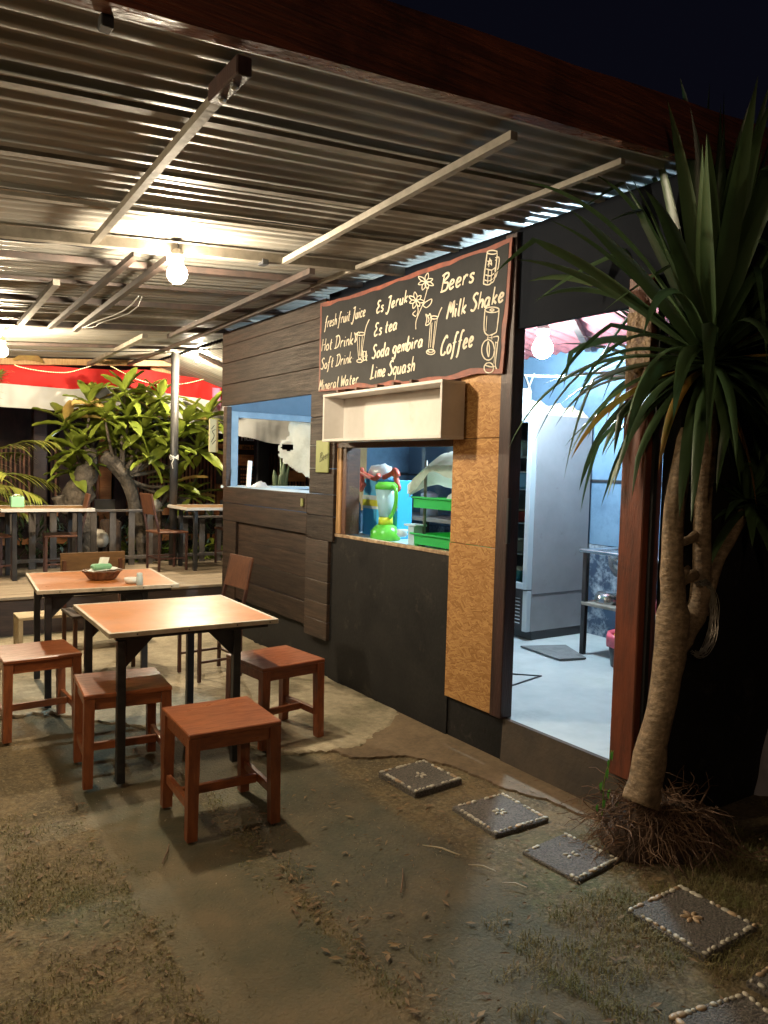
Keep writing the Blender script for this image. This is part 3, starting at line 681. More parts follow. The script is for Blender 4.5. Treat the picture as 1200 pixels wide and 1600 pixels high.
draw([[326, 520, 308, 560, 296, 612], [252, 610, 262, 740], [300, 600, 278, 745], [268, 625, 270, 735], [285, 620, 277, 735], ell(276, 606, 25, 9), ell(268, 765, 16, 9), [262, 742, 268, 755, 278, 745],
      [240, 600, 252, 612, 262, 595, 270, 604], [238, 598, 245, 625, 240, 655, 250, 640, 256, 615], ell(298, 735, 13, 26), [285, 700, 292, 735, 288, 770], [310, 705, 304, 735, 312, 765], [283, 740, 316, 734]])
def petal(cx, cy_, a, l, wdt):
    c, s = math.cos(rad(a)), math.sin(rad(a)); f = lambda u, v: [cx + c * u - s * v, cy_ + s * u + c * v]
    return f(0, 0) + f(l * .5, -wdt) + f(l, 0) + f(l * .5, wdt) + f(0, 0)
draw([petal(655, 300, a, 44 if i % 2 else 52, 10) for i, a in enumerate((-75, -20, 25, 70, 110, 160, 215))] + [petal(600, 410, a, 40 if i % 2 else 50, 10) for i, a in enumerate((-100, -45, 10, 60, 110, 160, 210))]
     + [[668, 330, 655, 380, 640, 430, 610, 500, 598, 540, 598, 580], [640, 440, 655, 420, 690, 402, 685, 430, 660, 452, 640, 440], [605, 430, 612, 470, 604, 500], [655, 310, 660, 340], [598, 470, 580, 490, 600, 505]], .007)
draw([[752, 450, 738, 480, 728, 510], [685, 520, 672, 690], [725, 505, 700, 695], ell(705, 510, 22, 9), [693, 540, 684, 685], [712, 530, 696, 690], ell(686, 712, 25, 15), ell(686, 706, 17, 8), [655, 490, 672, 500, 680, 488, 690, 520, 675, 548, 656, 555, 662, 520, 655, 490], [665, 500, 675, 520, 668, 540]])
draw([ell(1046, 128, 30, 11), [1016, 132, 996, 295, 1002, 315, 1025, 318, 1040, 308], [1076, 132, 1060, 280, 1040, 308], [1064, 160, 1085, 158, 1086, 190, 1070, 265, 1052, 280], [1064, 175, 1072, 178, 1062, 240],
      [1010, 225, 1040, 232, 1062, 218], [1005, 260, 1035, 266, 1056, 252], [1000, 290, 1025, 296, 1048, 284], [1024, 228, 1018, 310], [1044, 228, 1038, 305],
      [1032, 160, 1026, 215], [1018, 180, 1046, 178], [1020, 205, 1034, 170, 1042, 200], [1018, 178, 1044, 205]])
draw([ell(1045, 465, 42, 16), ell(1045, 466, 12, 6), [1003, 470, 998, 560, 1004, 600, 1025, 615], [1087, 466, 1074, 580, 1062, 602, 1030, 615], [1015, 500, 1010, 590], [1012, 615, 1050, 612], [1015, 630, 1048, 628], [1022, 615, 1018, 640], [1044, 612, 1044, 640],
      ell(1022, 700, 38, 60), [1022, 650, 1016, 700, 1025, 740, 1030, 690, 1024, 650], [1050, 625, 1082, 622, 1078, 655, 1064, 655], [1080, 640, 1064, 780, 1072, 812], [1066, 655, 1056, 780], ell(1026, 805, 28, 30), [1005, 790, 1040, 800, 1060, 795], [1050, 800, 1068, 795]])
# ---------------------------------------------------------------- white wall shelf
SH = thing('wall_shelf', 'open white box shelf fixed to the wall under the menu board', 'shelf', (WX, 4, 1.75))
X0, X1 = WX - .20, WX - .034; y0, y1 = 3.34, 4.66; z0, z1 = 1.735, 2.058
for nm, bx in (('top_board', (X0, X1, y0, y1, z1 - .018, z1)), ('bottom_board', (X0, X1, y0, y1, z0, z0 + .018)), ('end_board', (X0 + .001, X1, y0 + .001, y0 + .019, z0 + .018, z1 - .018)), ('end_board', (X0 + .001, X1, y1 - .019, y1 - .001, z0 + .018, z1 - .018)), ('back_board', (X1 - .008, X1, y0 + .019, y1 - .019, z0 + .018, z1 - .018))):
    g = G(); g.box(*bx, .0015); g.obj(nm, MT['white'], SH)
for yy in (3.62, 3.80, 3.98, 4.22, 4.45):
    g = G(); g.box(X0 - .005, X0 + .05, yy, yy + .025, z1 + .001, z1 + .02, .002); g.obj('hook_block', MT['brownframe'], SH)
# ---------------------------------------------------------------- small signs
BS = thing('small_sign', 'narrow olive board with the word Beer hung left of the serving window', 'sign', (WX - .045, 4.93, 1.5))
g = G(); g.box(WX - .052, WX - .038, 4.83, 5.01, 1.52, 1.755, .003); g.obj('board_panel', MT['greensign'], BS)
handword('Beer', (499, 722), (514, 714), 13, .004, WX - .0545, lambda x, y: tuple(atx(x, y, WX - .0545)[1:]), 'lettering', MT['ink'], BS)
g = G(); g.box(WX - .045, WX - .033, 5.22, 5.25, 1.255, 1.315, .002); g.obj('door_label', MT['greensign'], K)
BS2 = thing('small_sign', 'pale yellow board with a scrawled mark at the far end of the plank wall', 'sign', (WX - .06, 6.93, 1.7))
g = G(); g.box(2.80 - .09, 2.80 + .0, 6.93, 6.945, 1.675, 1.99, .003); g.obj('board_panel', mat('cream_board', (.5, .42, .22), .6), BS2)
g = G()
for a in ([.02, .08, .05, .14, .03, .18, .06, .2], [.03, .06, .065, .1], [.02, .2, .05, .24]):
    P = spline([(a[i], a[i + 1]) for i in range(0, len(a), 2)])
    g.tube([(2.71 + p.x, 6.928, 1.69 + p.y) for p in P], .003, 4)
g.obj('lettering', MT['ink'], BS2)

# ---------------------------------------------------------------- lamps
def bulb(name, label, loc, r, m, drop=.10, grp=None):
    t = thing(name, label, 'lamp', loc, 0, grp)
    x, y, z = loc
    g = G(); pr = [(.0001, -r), (r * .38, -r * .92), (r * .72, -r * .69), (r * .94, -r * .33), (r, 0), (r * .93, r * .38), (r * .72, r * .75), (r * .48, r * 1.1), (r * .42, r * 1.3)]
    g.lathe(pr, loc, 16); g.obj('glass_globe', m, t, smooth=True)
    g = G(); g.lathe([(r * .44, r * 1.3), (r * .60, r * 1.35), (r * .62, r * 2.1), (r * .40, r * 2.4), (.008, r * 2.5)], loc, 14); g.obj('lamp_socket', MT['socket'], t, smooth=True)
    g = G(); g.tube([(x, y, z + r * 2.5), (x + .008, y, z + r * 2.5 + drop * .5), (x, y, z + r * 2.5 + drop)], .004, 6); g.obj('flex', MT['dark'], t)
    return t
bulb('hanging_bulb', 'bright warm bulb hanging from the steel beam above the near table', (1.375, 4.0, 2.545), .052, MT['warm_bulb'], .03)
p = aty(3, 549, 7.5)
bulb('hanging_bulb', 'warm bulb at the left edge near the red and white flag', tuple(p), .050, MT['warm_bulb2'], .03)
p = aty(309, 561, 8.6)
bulb('hanging_bulb', 'small bulb tied up with tangled wire beside the dark column', tuple(p), .030, MT['small_bulb'], .0)
g = G()
for a in range(6):
    g.tube([(p.x + .09 * math.sin(t * 1.3 + a * 2) * (1 - t / 9), p.y + .03 * math.cos(t * 2 + a), p.z + .06 + .016 * t + .03 * math.sin(t * 2.1 + a)) for t in [i * .6 for i in range(10)]], .004, 5)
props(g.obj('tangled_wire', MT['dark']), 'tangle of dark wire under the roof above the small bulb', 'wire')
bulb('kitchen_bulb', 'bright cool white bulb inside the kitchen doorway', (4.0, 3.93, 2.44), .072, MT['cool_bulb'], .16)  # globe enlarged so its shape imitates glare
bulb('hanging_bulb', 'warm bulb under the near left of the porch, beyond the left edge', (-.75, 3.05, 2.36), .050, emis('side_bulb_glass', (1.0, .82, .54), 430), .03)
bulb('hanging_bulb', 'added dim warm bulb, unseen behind the photographer, to light the fascia', (-2.2, -2.0, 2.7), .050, emis('added_rear_bulb_glass', (1.0, .72, .46), 620), .6)  # unseen bulb added so the fascia board catches some light
p = aty(119, 711, 11.2)
g = G(); g.lathe([(.0001, -.04), (.035, -.02), (.04, 0), (.03, .025), (.0001, .035)], tuple(p), 10); o = g.obj('distant_lamp', MT['far_lamp'], None, smooth=True)
props(o, 'tiny bluish white lamp far off behind the trees at left', 'lamp')
# wires under the roof
g = G(); pts = [(1.47 + .02 * math.sin(i), 5.0 + i * .2, roofz(1.45) - .10 - .03 * math.sin(i * .5)) for i in range(9)]
g.tube(pts, .004, 5); g.tube([(x + .02 + .02 * math.sin(i * 1.2), y, z - .02 * math.sin(i * .4)) for i, (x, y, z) in enumerate(pts)], .003, 5)
props(g.obj('hanging_cable', MT['cable']), 'thin pale cable drooping along the dark roof beams', 'cable')
g = G(); g.tube([(-1.6 + i * .12, 4.065, roofz(-1.6 + i * .12) - .045 - .008 * abs(math.sin(i * 1.1))) for i in range(26)], .0035, 5)
props(g.obj('lamp_cable', MT['dark']), 'thin dark cable clipped along the beam that carries the bright bulb', 'cable')
g = G(); g.tube([(-.4 + i * .25, 8.0, roofz(.3) - .08 - .09 * math.sin(math.pi * i / 16) + .085 * i * .25) for i in range(17)], .005, 5)
props(g.obj('sagging_cable', MT['dark']), 'dark cable sagging across the far roof bay in front of the flag', 'cable')

# ---------------------------------------------------------------- tables
def make_table(label, w=.86, d=.84, h=.74, group=None):
    t = thing('dining_table', label, 'table', (0, 0, 0), 0, group)
    g = G(); g.box(-w / 2 + .018, w / 2 - .018, -d / 2 + .018, d / 2 - .018, h - .018, h); g.obj('tabletop', MT['formica'], t, local=True)
    for bx in ((-w / 2, w / 2, -d / 2, -d / 2 + .018), (-w / 2, w / 2, d / 2 - .018, d / 2), (-w / 2, -w / 2 + .018, -d / 2 + .0185, d / 2 - .0185), (w / 2 - .018, w / 2, -d / 2 + .0185, d / 2 - .0185)):
        g = G(); g.box(*bx, h - .022, h + .0022, .002); e = g.obj('edge_strip', MT['trim'], t, local=True)
        if bx[3] < 0:
            for xx in (-.30, -.05, .2, .38):
                g = G(); g.lathe([(.004, 0), (.004, .002)], (0, 0, 0), 6); g.v = [(xx + x, -d / 2 - .0005 - z, h - .011 + y) for x, y, z in g.v]
                g.obj('screw', MT['dark'], e, local=True)
    lx0, lx1, ly = -w / 2 + .07, w / 2 - .21, d / 2 - .06
    for sx, X in ((1, lx0), (-1, lx1)):
        for Y in (-ly, ly):
            g = G(); g.box(X - .02, X + .02, Y - .02, Y + .02, 0, h - .045, .003); g.obj('leg', MT['blacksteel'], t, local=True)
            g = G(); s = 1 if X == lx0 else -1
            g.add([(X + s * .02, Y - .004, h - .046), (X + s * .15, Y - .004, h - .046), (X + s * .02, Y - .004, h - .18), (X + s * .02, Y + .004, h - .046), (X + s * .15, Y + .004, h - .046), (X + s * .02, Y + .004, h - .18)],
                  [(0, 1, 2), (5, 4, 3), (0, 3, 4, 1), (1, 4, 5, 2), (2, 5, 3, 0)])
            g.obj('gusset', MT['blacksteel'], t, local=True)
    g = G()
    for Y in (-ly, ly): g.box(-w / 2 + .04, w / 2 - .04, Y - .018, Y + .018, h - .045, h - .0185, .002)
    for X in (lx0, lx1): g.box(X - .018, X + .018, -ly + .0185, ly - .0185, h - .044, h - .0187, .002)
    g.obj('frame', MT['blacksteel'], t, local=True); return t
TZ = .015
T1 = make_table('nearest orange topped table with cream edge, empty, over three stools', group='orange topped tables')
T1.location = (1.385, 4.03, TZ); T1.rotation_euler = (0, 0, rad(-1.5))
T2 = dup(T1, (1.335, 5.36, .022), rad(-5), 'orange topped table holding the wicker basket, between the two others')
# ---------------------------------------------------------------- stools
def make_stool():
    t = thing('stool', 'stool', 'stool', (0, 0, 0), 0, 'reddish brown wooden stools')
    a = .205; h = .45
    g = G(); g.box(-a, a, -a, a, h - .022, h, .004); g.obj('seat', MT['stool'], t, local=True)
    for sx in (-1, 1):
        for sy in (-1, 1):
            g = G(); x, y = sx * (a - .027), sy * (a - .027); w = .024
            tp = [(x - w, y - w), (x + w, y - w), (x + w, y + w), (x - w, y + w)]
            k = .006; bt = [(x + sx * k - w * .9, y + sy * k - w * .9), (x + sx * k + w * .9, y + sy * k - w * .9), (x + sx * k + w * .9, y + sy * k + w * .9), (x + sx * k - w * .9, y + sy * k + w * .9)]
            g.hexa([(p[0], p[1], 0) for p in bt] + [(p[0], p[1], h - .0225) for p in tp]); g.obj('leg', MT['stoolv'], t, local=True)
    b = a - .052; o = a - .012
    for bx in ((-b, b, -o, -o + .022), (-b, b, o - .022, o), (-o, -o + .022, -b, b), (o - .022, o, -b, b)):
        g = G(); g.box(*bx, h - .078, h - .0225, .002); g.obj('apron', MT['stool'], t, local=True)
    c = a - .022
    for s in (-1, 1):
        g = G(); g.box(s * c - .011, s * c + .011, -b, b, .115, .155, .002); g.obj('stretcher', MT['stool'], t, local=True)
    g = G(); g.box(-c + .012, c - .012, -.012, .012, .112, .150, .002); g.obj('stretcher', MT['stool'], t, local=True)
    return t
s0 = make_stool()
s0.location = (1.305, 3.155, .004); s0.rotation_euler = (0, 0, rad(-3)); s0['label'] = 'front stool in the open, nearest to the camera'
dup(s0, (1.075, 3.875, .010), rad(-6), 'stool pushed under the left side of the nearest table')
dup(s0, (1.955, 3.935, .018), rad(6), 'stool on the right of the nearest table, by the black wall')
dup(s0, (.82, 4.72, .016), rad(2), 'stool at the left edge beside the table with the basket')
# ---------------------------------------------------------------- chairs
def make_chair(label, m='chair', bw=.36, seat=.44, top=.86, group=None):
    t = thing('chair', label, 'chair', (0, 0, 0), 0, group); a = bw / 2   # faces +y, back at -y
    g = G(); g.box(-a, a, -a, a, seat - .022, seat, .005); g.obj('seat', MT[m], t, local=True)
    for s in (-1, 1):
        g = G(); g.bar((s * (a - .015), a - .02, 0), (s * (a - .015), a - .02, seat - .023), .022); g.obj('leg', MT['chairsteel'], t, local=True)
        g = G(); g.bar((s * (a - .015), -a + .02, 0), (s * (a - .015), -a + .02, seat - .023), .022)
        g.bar((s * (a - .015), -a + .02, seat - .022), (s * (a - .03), -a - .07, top - .02), .022); g.obj('leg', MT['chairsteel'], t, local=True)
        g = G(); g.bar((s * (a - .015), -a + .031, .14), (s * (a - .015), a - .031, .14), .016); g.obj('stretcher', MT['chairsteel'], t, local=True)
    g = G(); g.bar((-a + .026, -a + .02, .14), (a - .026, -a + .02, .14), .016); g.obj('stretcher', MT['chairsteel'], t, local=True)
    g = G(); al = math.atan2(.09, top - seat)
    M = Matrix.Translation((0, -a - .062, top - .12)) @ Matrix.Rotation(al, 4, 'X')
    g.box(-a + .01, a - .01, .006, .024, -.12, .12, .004, M); g.obj('backrest', MT[m], t, local=True)
    return t
GC = 'steel framed chairs with wooden seats'
C1 = make_chair('brown chair with a leaning back against the plank wall, right of the tables', group=GC)
C1.location = (2.10, 5.30, .022); C1.rotation_euler = (0, 0, rad(90 + 5))
DZ = .36
dup(C1, (1.72, 8.45, DZ), rad(83), 'chair on the deck at the right of the left deck table')
dup(C1, (2.86, 8.55, DZ), rad(-85), 'chair on the deck to the left of the right deck table, near the column')
dup(C1, (1.05, 8.50, DZ), rad(-80), 'chair on the deck at the left edge of the photo')
dup(C1, (3.75, 8.75, DZ), rad(90), 'chair on the deck half hidden behind the end of the plank wall')
# board back chair behind the second table
cb = thing('board_back_chair', 'chair with a plain wide brown board back behind the basket table', 'chair', (1.50, 6.0, .02))
g = G(); g.box(1.24, 1.72, 6.14, 6.16, .64, .855, .003); g.obj('backrest', MT['chair_lt'], cb)
g = G(); g.box(1.24, 1.70, 5.74, 6.12, .42, .442, .004); g.obj('seat', mat('dark_seat', (.10, .07, .055), .5, (.06, .04, .03), 6), cb)
for x in (1.265, 1.68):
    g = G(); g.box(x - .014, x + .014, 6.115, 6.14, .022, .80, .002); g.obj('leg', MT['chair'], cb)
    g = G(); g.box(x - .014, x + .014, 5.75, 5.778, .022, .419, .002); g.obj('leg', MT['chair'], cb)
# pale low bench in front of the deck
bn = thing('low_bench', 'low cream painted bench along the front of the deck at left', 'bench', (1.5, 6.75, .02))
g = G(); g.box(1.02, 1.98, 6.60, 6.86, .275, .30, .004); g.obj('seat', MT['bench'], bn)
for x in (1.035, 1.95):
    for yy in (6.615, 6.83):
        g = G(); g.box(x - .015, x + .02, yy - .015, yy + .015, .022, .274, .002); g.obj('leg', MT['bench'], bn)
# ---------------------------------------------------------------- deck
DK = thing('wooden_deck', 'raised weathered board deck beyond the pavement carrying tables and chairs', 'deck', (1.5, 8, 0))
yy = 7.28; k = 0
while yy < 9.30:
    w_ = .145; g = G(); g.box(-2.5, 5.2, yy, yy + w_ - .007, DZ - .028, DZ - random.random() * .003, .003); g.obj('board', MT['deck'], DK); yy += w_
g = G(); g.box(-2.5, 5.2, 7.31, 7.34, .0, DZ - .029); g.obj('fascia', MT['deckside'], DK)
for x in (-.6, .4, 1.4, 2.4, 3.4):
    g = G(); g.box(x - .04, x + .04, 7.345, 9.3, .2, DZ - .03); g.obj('joist', MT['deckside'], DK)
# railing
RL = thing('deck_railing', 'low grey railing with upright posts along the back of the deck', 'railing', (1.5, 9.1, DZ))
RY = 9.08
g = G(); g.box(-2.5, 2.98, RY - .03, RY + .04, .985, 1.01, .003); g.obj('top_rail', MT['rail'], RL)
g = G(); g.box(3.12, 5.2, RY - .03, RY + .04, .90, .925, .003); g.obj('top_rail', MT['rail'], RL)
g = G(); g.box(-2.5, 5.2, RY - .02, RY + .02, .43, .47, .003); g.obj('bottom_rail', MT['rail'], RL)
x = -1.9
while x < 5:
    if abs(x - PX) > .1:
        zt = .984 if x < 3 else .899
        g = G(); g.box(x - .035, x + .035, RY - .012, RY + .012, DZ, zt, .002); g.obj('baluster', MT['rail'], RL)
    x += .215
# deck tables
def deck_table(x0, x1, y0, y1, label):
    t = thing('deck_table', label, 'table', ((x0 + x1) / 2, (y0 + y1) / 2, DZ), 0, 'pale topped tables on the deck'); h = 1.075
    g = G(); g.box(x0, x1, y0, y1, h - .018, h, .003); g.obj('tabletop', MT['chair_lt'], t)
    for bx in ((x0 - .012, x1 + .012, y0 - .013, y0 - .001), (x0 - .012, x1 + .012, y1 + .001, y1 + .013), (x0 - .012, x0 - .001, y0, y1), (x1 + .001, x1 + .012, y0, y1)):
        g = G(); g.box(*bx, h - .03, h + .002, .001); g.obj('edge_strip', MT['white'], t)
    for x in (x0 + .12, x1 - .12):
        for y in (y0 + .08, y1 - .08):
            g = G(); g.box(x - .022, x + .022, y - .022, y + .022, DZ, h - .019, .003); g.obj('leg', MT['blacksteel'], t)
        g = G(); g.box(x - .012, x + .012, y0 + .102, y1 - .102, h - .06, h - .02); g.obj('frame', MT['blacksteel'], t)
deck_table(1.12, 1.97, 8.18, 8.78, 'deck table at the left holding the mint green tissue box')
deck_table(2.98, 3.85, 8.22, 8.86, 'deck table at the right between the column and the plank wall')
# ---------------------------------------------------------------- things on the tables
c = atz(40, 784, 1.077); c = Vector((1.30, 8.5, 1.077))
tb = thing('tissue_box', 'mint green tissue box on the left deck table', 'tissue box', tuple(c))
g = G(); g.box(c.x - .06, c.x + .06, c.y - .05, c.y + .05, c.z, c.z + .105, .004); g.obj('box', MT['mint'], tb)
g = G()
def tiss(u, v): return (c.x - .05 + .1 * u, c.y - .03 + .06 * v, c.z + .107 + .018 * math.sin(u * 3.1) * (1 + noise.noise((u * 4, v * 4, 0))))
g.grid(tiss, 8, 5); g.obj('tissue', MT['tissue'], tb, smooth=True)
tz = .762 + .0025
c = atz(160, 905, tz)
bk_ = thing('bread_basket', 'dark woven oval basket on the middle table', 'basket', tuple(c))
g = G(); rr = [(.070, .0), (.085, .008), (.105, .035), (.118, .058), (.112, .060), (.098, .035), (.078, .012), (.0001, .010)]
g.lathe(rr, tuple(c), 36, 1.05, .8)
g.v = [(x + .003 * math.sin(20 * math.atan2(y - c.y, x - c.x) + (z - c.z) * 260), y + .003 * math.cos(20 * math.atan2(y - c.y, x - c.x) + (z - c.z) * 260), z) for x, y, z in g.v]
g.obj('woven_bowl', MT['wicker'], bk_, smooth=False)
g = G(); g.tube([(c.x + .124 * math.cos(t), c.y + .095 * math.sin(t), c.z + .059 + .003 * math.sin(12 * t)) for t in [i * math.pi / 24 for i in range(49)]], .006, 6, False); g.obj('rim', MT['wicker'], bk_, smooth=True)
g = G(); 
def nap(u, v): return (c.x - .10 + .20 * u, c.y - .06 + .12 * v, c.z + .062 + .012 * noise.noise((u * 6, v * 6, 1)) + .01 * u)
g.grid(nap, 10, 8); props(g.obj('napkins', MT['tissue'], None, smooth=True), 'white napkins lying in the woven basket', 'napkins')
g = G(); M = Matrix.Translation((c.x - .01, c.y - .01, c.z + .088)) @ Matrix.Rotation(rad(12), 4, 'Z')
g.box(-.065, .065, -.035, .035, -.018, .018, .012, M); tp = g.obj('tissue_pack', MT['mint'], None)
props(tp, 'green pack of tissues with one pulled out, resting in the basket', 'tissue pack')
g = G()
def tis2(u, v): return (c.x - .03 + .06 * u + .012 * v, c.y - .005 + .012 * math.sin(u * 5), c.z + .104 + .045 * v)
g.grid(tis2, 6, 4); g.obj('pulled_tissue', MT['tissue'], tp, smooth=True)
c = atz(206, 911, tz)
g = G(); g.lathe([(.03, 0), (.044, .004), (.05, .035), (.047, .036), (.04, .008), (.0001, .007)], tuple(c), 20, 1.0, .8); o = g.obj('small_bowl', MT['tissue'], None, smooth=True)
props(o, 'small white bowl beside the basket', 'bowl')
c = atz(218, 914, tz)
g = G(); g.lathe([(.020, 0), (.022, .004), (.021, .05), (.017, .062), (.018, .064), (.018, .078), (.0001, .082)], tuple(c), 16); o = g.obj('salt_shaker', MT['clear'], None, smooth=True)
props(o, 'small glass shaker with white contents beside the white bowl', 'shaker')
g = G(); g.lathe([(.017, .004), (.017, .045), (.0001, .046)], tuple(c), 12); g.obj('contents', MT['wplastic'], o, smooth=True)

# ---------------------------------------------------------------- flag along the far eave
FY = 9.86
def flagline(x):   # hanging top edge
    return 2.66 + .05 * math.sin(x * 1.9 + .4) - .015 * (x - 1.2)
FT = [(.2, 2.72, .25, .29), (1.3, 2.70, .27, .27), (2.05, 2.68, .26, .27), (2.6, 2.70, .20, .27), (3.0, 2.74, .26, .27), (3.6, 2.70, .26, .36), (4.2, 2.60, .22, .42), (4.9, 2.50, .2, .42), (5.4, 2.5, .2, .42)]
def fl(x, k):
    for a, b in zip(FT, FT[1:]):
        if a[0] <= x <= b[0]:
            t = (x - a[0]) / (b[0] - a[0]); t = t * t * (3 - 2 * t); return a[k] + (b[k] - a[k]) * t
    return FT[0][k] if x < FT[0][0] else FT[-1][k]
fg = thing('bunting_flag', 'long red and white cloth flag draped along the far eave of the porch', 'flag', (2, FY, 2.6))
def fold(x, v): return .05 * math.sin(x * 5 + v * 2) * v + .035 * noise.noise((x * 3, v * 2, 0)) + .015 * noise.noise((x * 11, v * 3, 4))
g = G(); g.grid(lambda u, v: (.2 + 5.2 * u, FY + fold(.2 + 5.2 * u, v * .5), fl(.2 + 5.2 * u, 1) - v * fl(.2 + 5.2 * u, 2)), 160, 10); g.obj('red_band', MT['flagred'], fg, smooth=True)
g = G(); g.grid(lambda u, v: (.2 + 5.2 * u, FY + fold(.2 + 5.2 * u, .5 + v * .5), fl(.2 + 5.2 * u, 1) - fl(.2 + 5.2 * u, 2) - v * fl(.2 + 5.2 * u, 3)), 160, 10); g.obj('white_band', MT['flagwhite'], fg, smooth=True)
ropep = [(20, 567), (30, 572), (60, 578), (90, 581), (110, 580), (135, 573), (160, 566), (175, 572), (190, 580), (215, 592), (250, 600), (290, 598), (330, 588)]
rp_ = [aty(x, y + 1, 9.80) for x, y in ropep]
rs_ = spline(rp_, 8)
g = G()
g.tube(rs_, .004, 5); rope = g.obj('light_rope', MT['cable'], None)
props(rope, 'thin beaded light rope looping across the red cloth', 'light rope')
g = G()
acc = 0
for i in range(len(rs_) - 1):
    a, b = rs_[i], rs_[i + 1]; L_ = (b - a).length; n_ = max(1, int(L_ / .022))
    for k in range(n_):
        q = a + (b - a) * (k / n_); g.box(q.x - .004, q.x + .004, q.y - .009, q.y - .005, q.z - .004, q.z + .004)
g.obj('led_beads', MT['led'], rope, kind='stuff')
# purple-pink cloth end at right
g = G(); g.grid(lambda u, v: (3.86 + .12 * u, 9.79 + .02 * math.sin(u * 6), 2.58 - .38 * v * (.3 + .7 * u)), 6, 8)
props(g.obj('pink_cloth', mat('pink_cloth', (.55, .22, .38), .8, sub=.3), None, smooth=True), 'small pink cloth corner hanging at the right end of the flag', 'cloth')
# torn cream cloth in the far kitchen opening
def keep(u, v):
    x = u + .05 * noise.noise((u * 8, v * 8, 0)); 
    if (x - .20) ** 2 / .008 + (v - .42) ** 2 / .006 < 1: return False
    if x < .04 + .12 * abs(noise.noise((3, v * 7, 1))) + (.14 if v < .3 else 0): return False
    return v < .62 + .55 * u + .03 * noise.noise((u * 12, 0, 5))
g = G(); g.grid(lambda u, v: (3.36 + .62 * u, EY - .075 + .03 * noise.noise((u * 5, v * 3, 0)), 2.0 - .58 * v), 46, 42, keep)
props(g.obj('torn_cloth', MT['cloth'], None, smooth=True), 'torn cream sheet hanging in the far kitchen opening', 'cloth')
# items on the hatch counter
g = G(); q = aty(388, 757, 6.55); g.bar((q.x, 6.55, 1.36), (q.x + .035, 6.6, 1.60), .035, .025)
props(g.obj('white_stick', MT['wplastic'], None), 'white plastic stick leaning up behind the hatch', 'stick')
g = G(); g.grid(lambda u, v: (q.x + .02 + .17 * u, 6.45 + .15 * v, 1.362 + .05 * math.sin(math.pi * u) * math.sin(math.pi * v) * (1 + .6 * noise.noise((u * 6, v * 6, 0)))), 12, 10)
props(g.obj('crumpled_bag', MT['bag'], None, smooth=True), 'small crumpled pale bag on the hatch counter', 'bag')

# ---------------------------------------------------------------- kitchen contents
F = thing('drinks_fridge', 'tall grey display fridge with glass door inside the kitchen doorway', 'fridge', (4.63, 4.6, FZ))
fx0, fx1, fy0, fy1 = 4.36, 4.99, 4.30, 4.93
g = G(); g.box(fx0 + .02, fx1, fy0 + .01, fy1, FZ, .305); g.obj('base', MT['dark'], F)
g = G(); g.box(fx0, fx1, fy0, fy0 + .03, .306, 2.02, .003); g.box(fx0, fx1, fy1 - .03, fy1, .306, 2.02); g.box(fx1 - .02, fx1, fy0 + .03, fy1 - .03, .306, 2.02)
g.box(fx0, fx1 - .02, fy0 + .03, fy1 - .03, 1.99, 2.02); g.box(fx0, fx1 - .02, fy0 + .03, fy1 - .03, .62, .65); g.obj('cabinet', MT['fridge'], F)
g = G(); g.box(fx0 + .02, fx1 - .021, fy0 + .0305, fy0 + .034, .66, 1.98); g.box(fx0 + .02, fx1 - .021, fy1 - .034, fy1 - .0305, .66, 1.98); g.box(fx1 - .025, fx1 - .0205, fy0 + .035, fy1 - .035, .66, 1.98); g.obj('inner_liner', mat('liner_grey', (.40, .43, .44), .5), F)
g = G(); g.box(fx0 - .003, fx1 - .01, fy0 - .004, fy0 - .001, .60, .603); g.obj('side_seam', MT['dark'], F)
g = G()
g.box(fx0 - .06, fx0 - .002, fy0, fy0 + .05, .64, 2.02, .004); g.box(fx0 - .06, fx0 - .002, fy1 - .05, fy1, .64, 2.02, .004)
g.box(fx0 - .06, fx0 - .002, fy0 + .051, fy1 - .051, 1.95, 2.02, .004); g.box(fx0 - .06, fx0 - .002, fy0 + .051, fy1 - .051, .64, .69, .004)
door = g.obj('door', MT['fridgetrim'], F)
g = G(); g.box(fx0 - .04, fx0 - .035, fy0 + .052, fy1 - .052, .691, 1.949); g.obj('door_glass', MT['fglass'], door)
g = G(); g.box(fx0 - .05, fx0 - .004, fy0, fy0 + .05, .306, .63, .003); g.obj('grille_side', MT['fridgetrim'], F)
g = G(); g.box(fx0 - .03, fx0 - .004, fy0 + .051, fy1, .306, .63); gr = g.obj('grille', MT['dark'], F)
for i in range(8):
    g = G(); g.box(fx0 - .042, fx0 - .0305, fy0 + .08, fy1 - .04, .36 + i * .028, .370 + i * .028); g.obj('louvre', MT['steel'], gr)
for z in (.90, 1.15, 1.42, 1.68):
    g = G(); g.box(fx0 + .01, fx1 - .05, fy0 + .035, fy1 - .035, z, z + .008); g.obj('shelf', MT['fridgetrim'], F)
CM = [mat('tub_red', (.55, .07, .05), .4), mat('tub_blue', (.05, .25, .40), .4), mat('tub_cream', (.6, .55, .42), .5), mat('tub_teal', (.06, .3, .3), .4)]
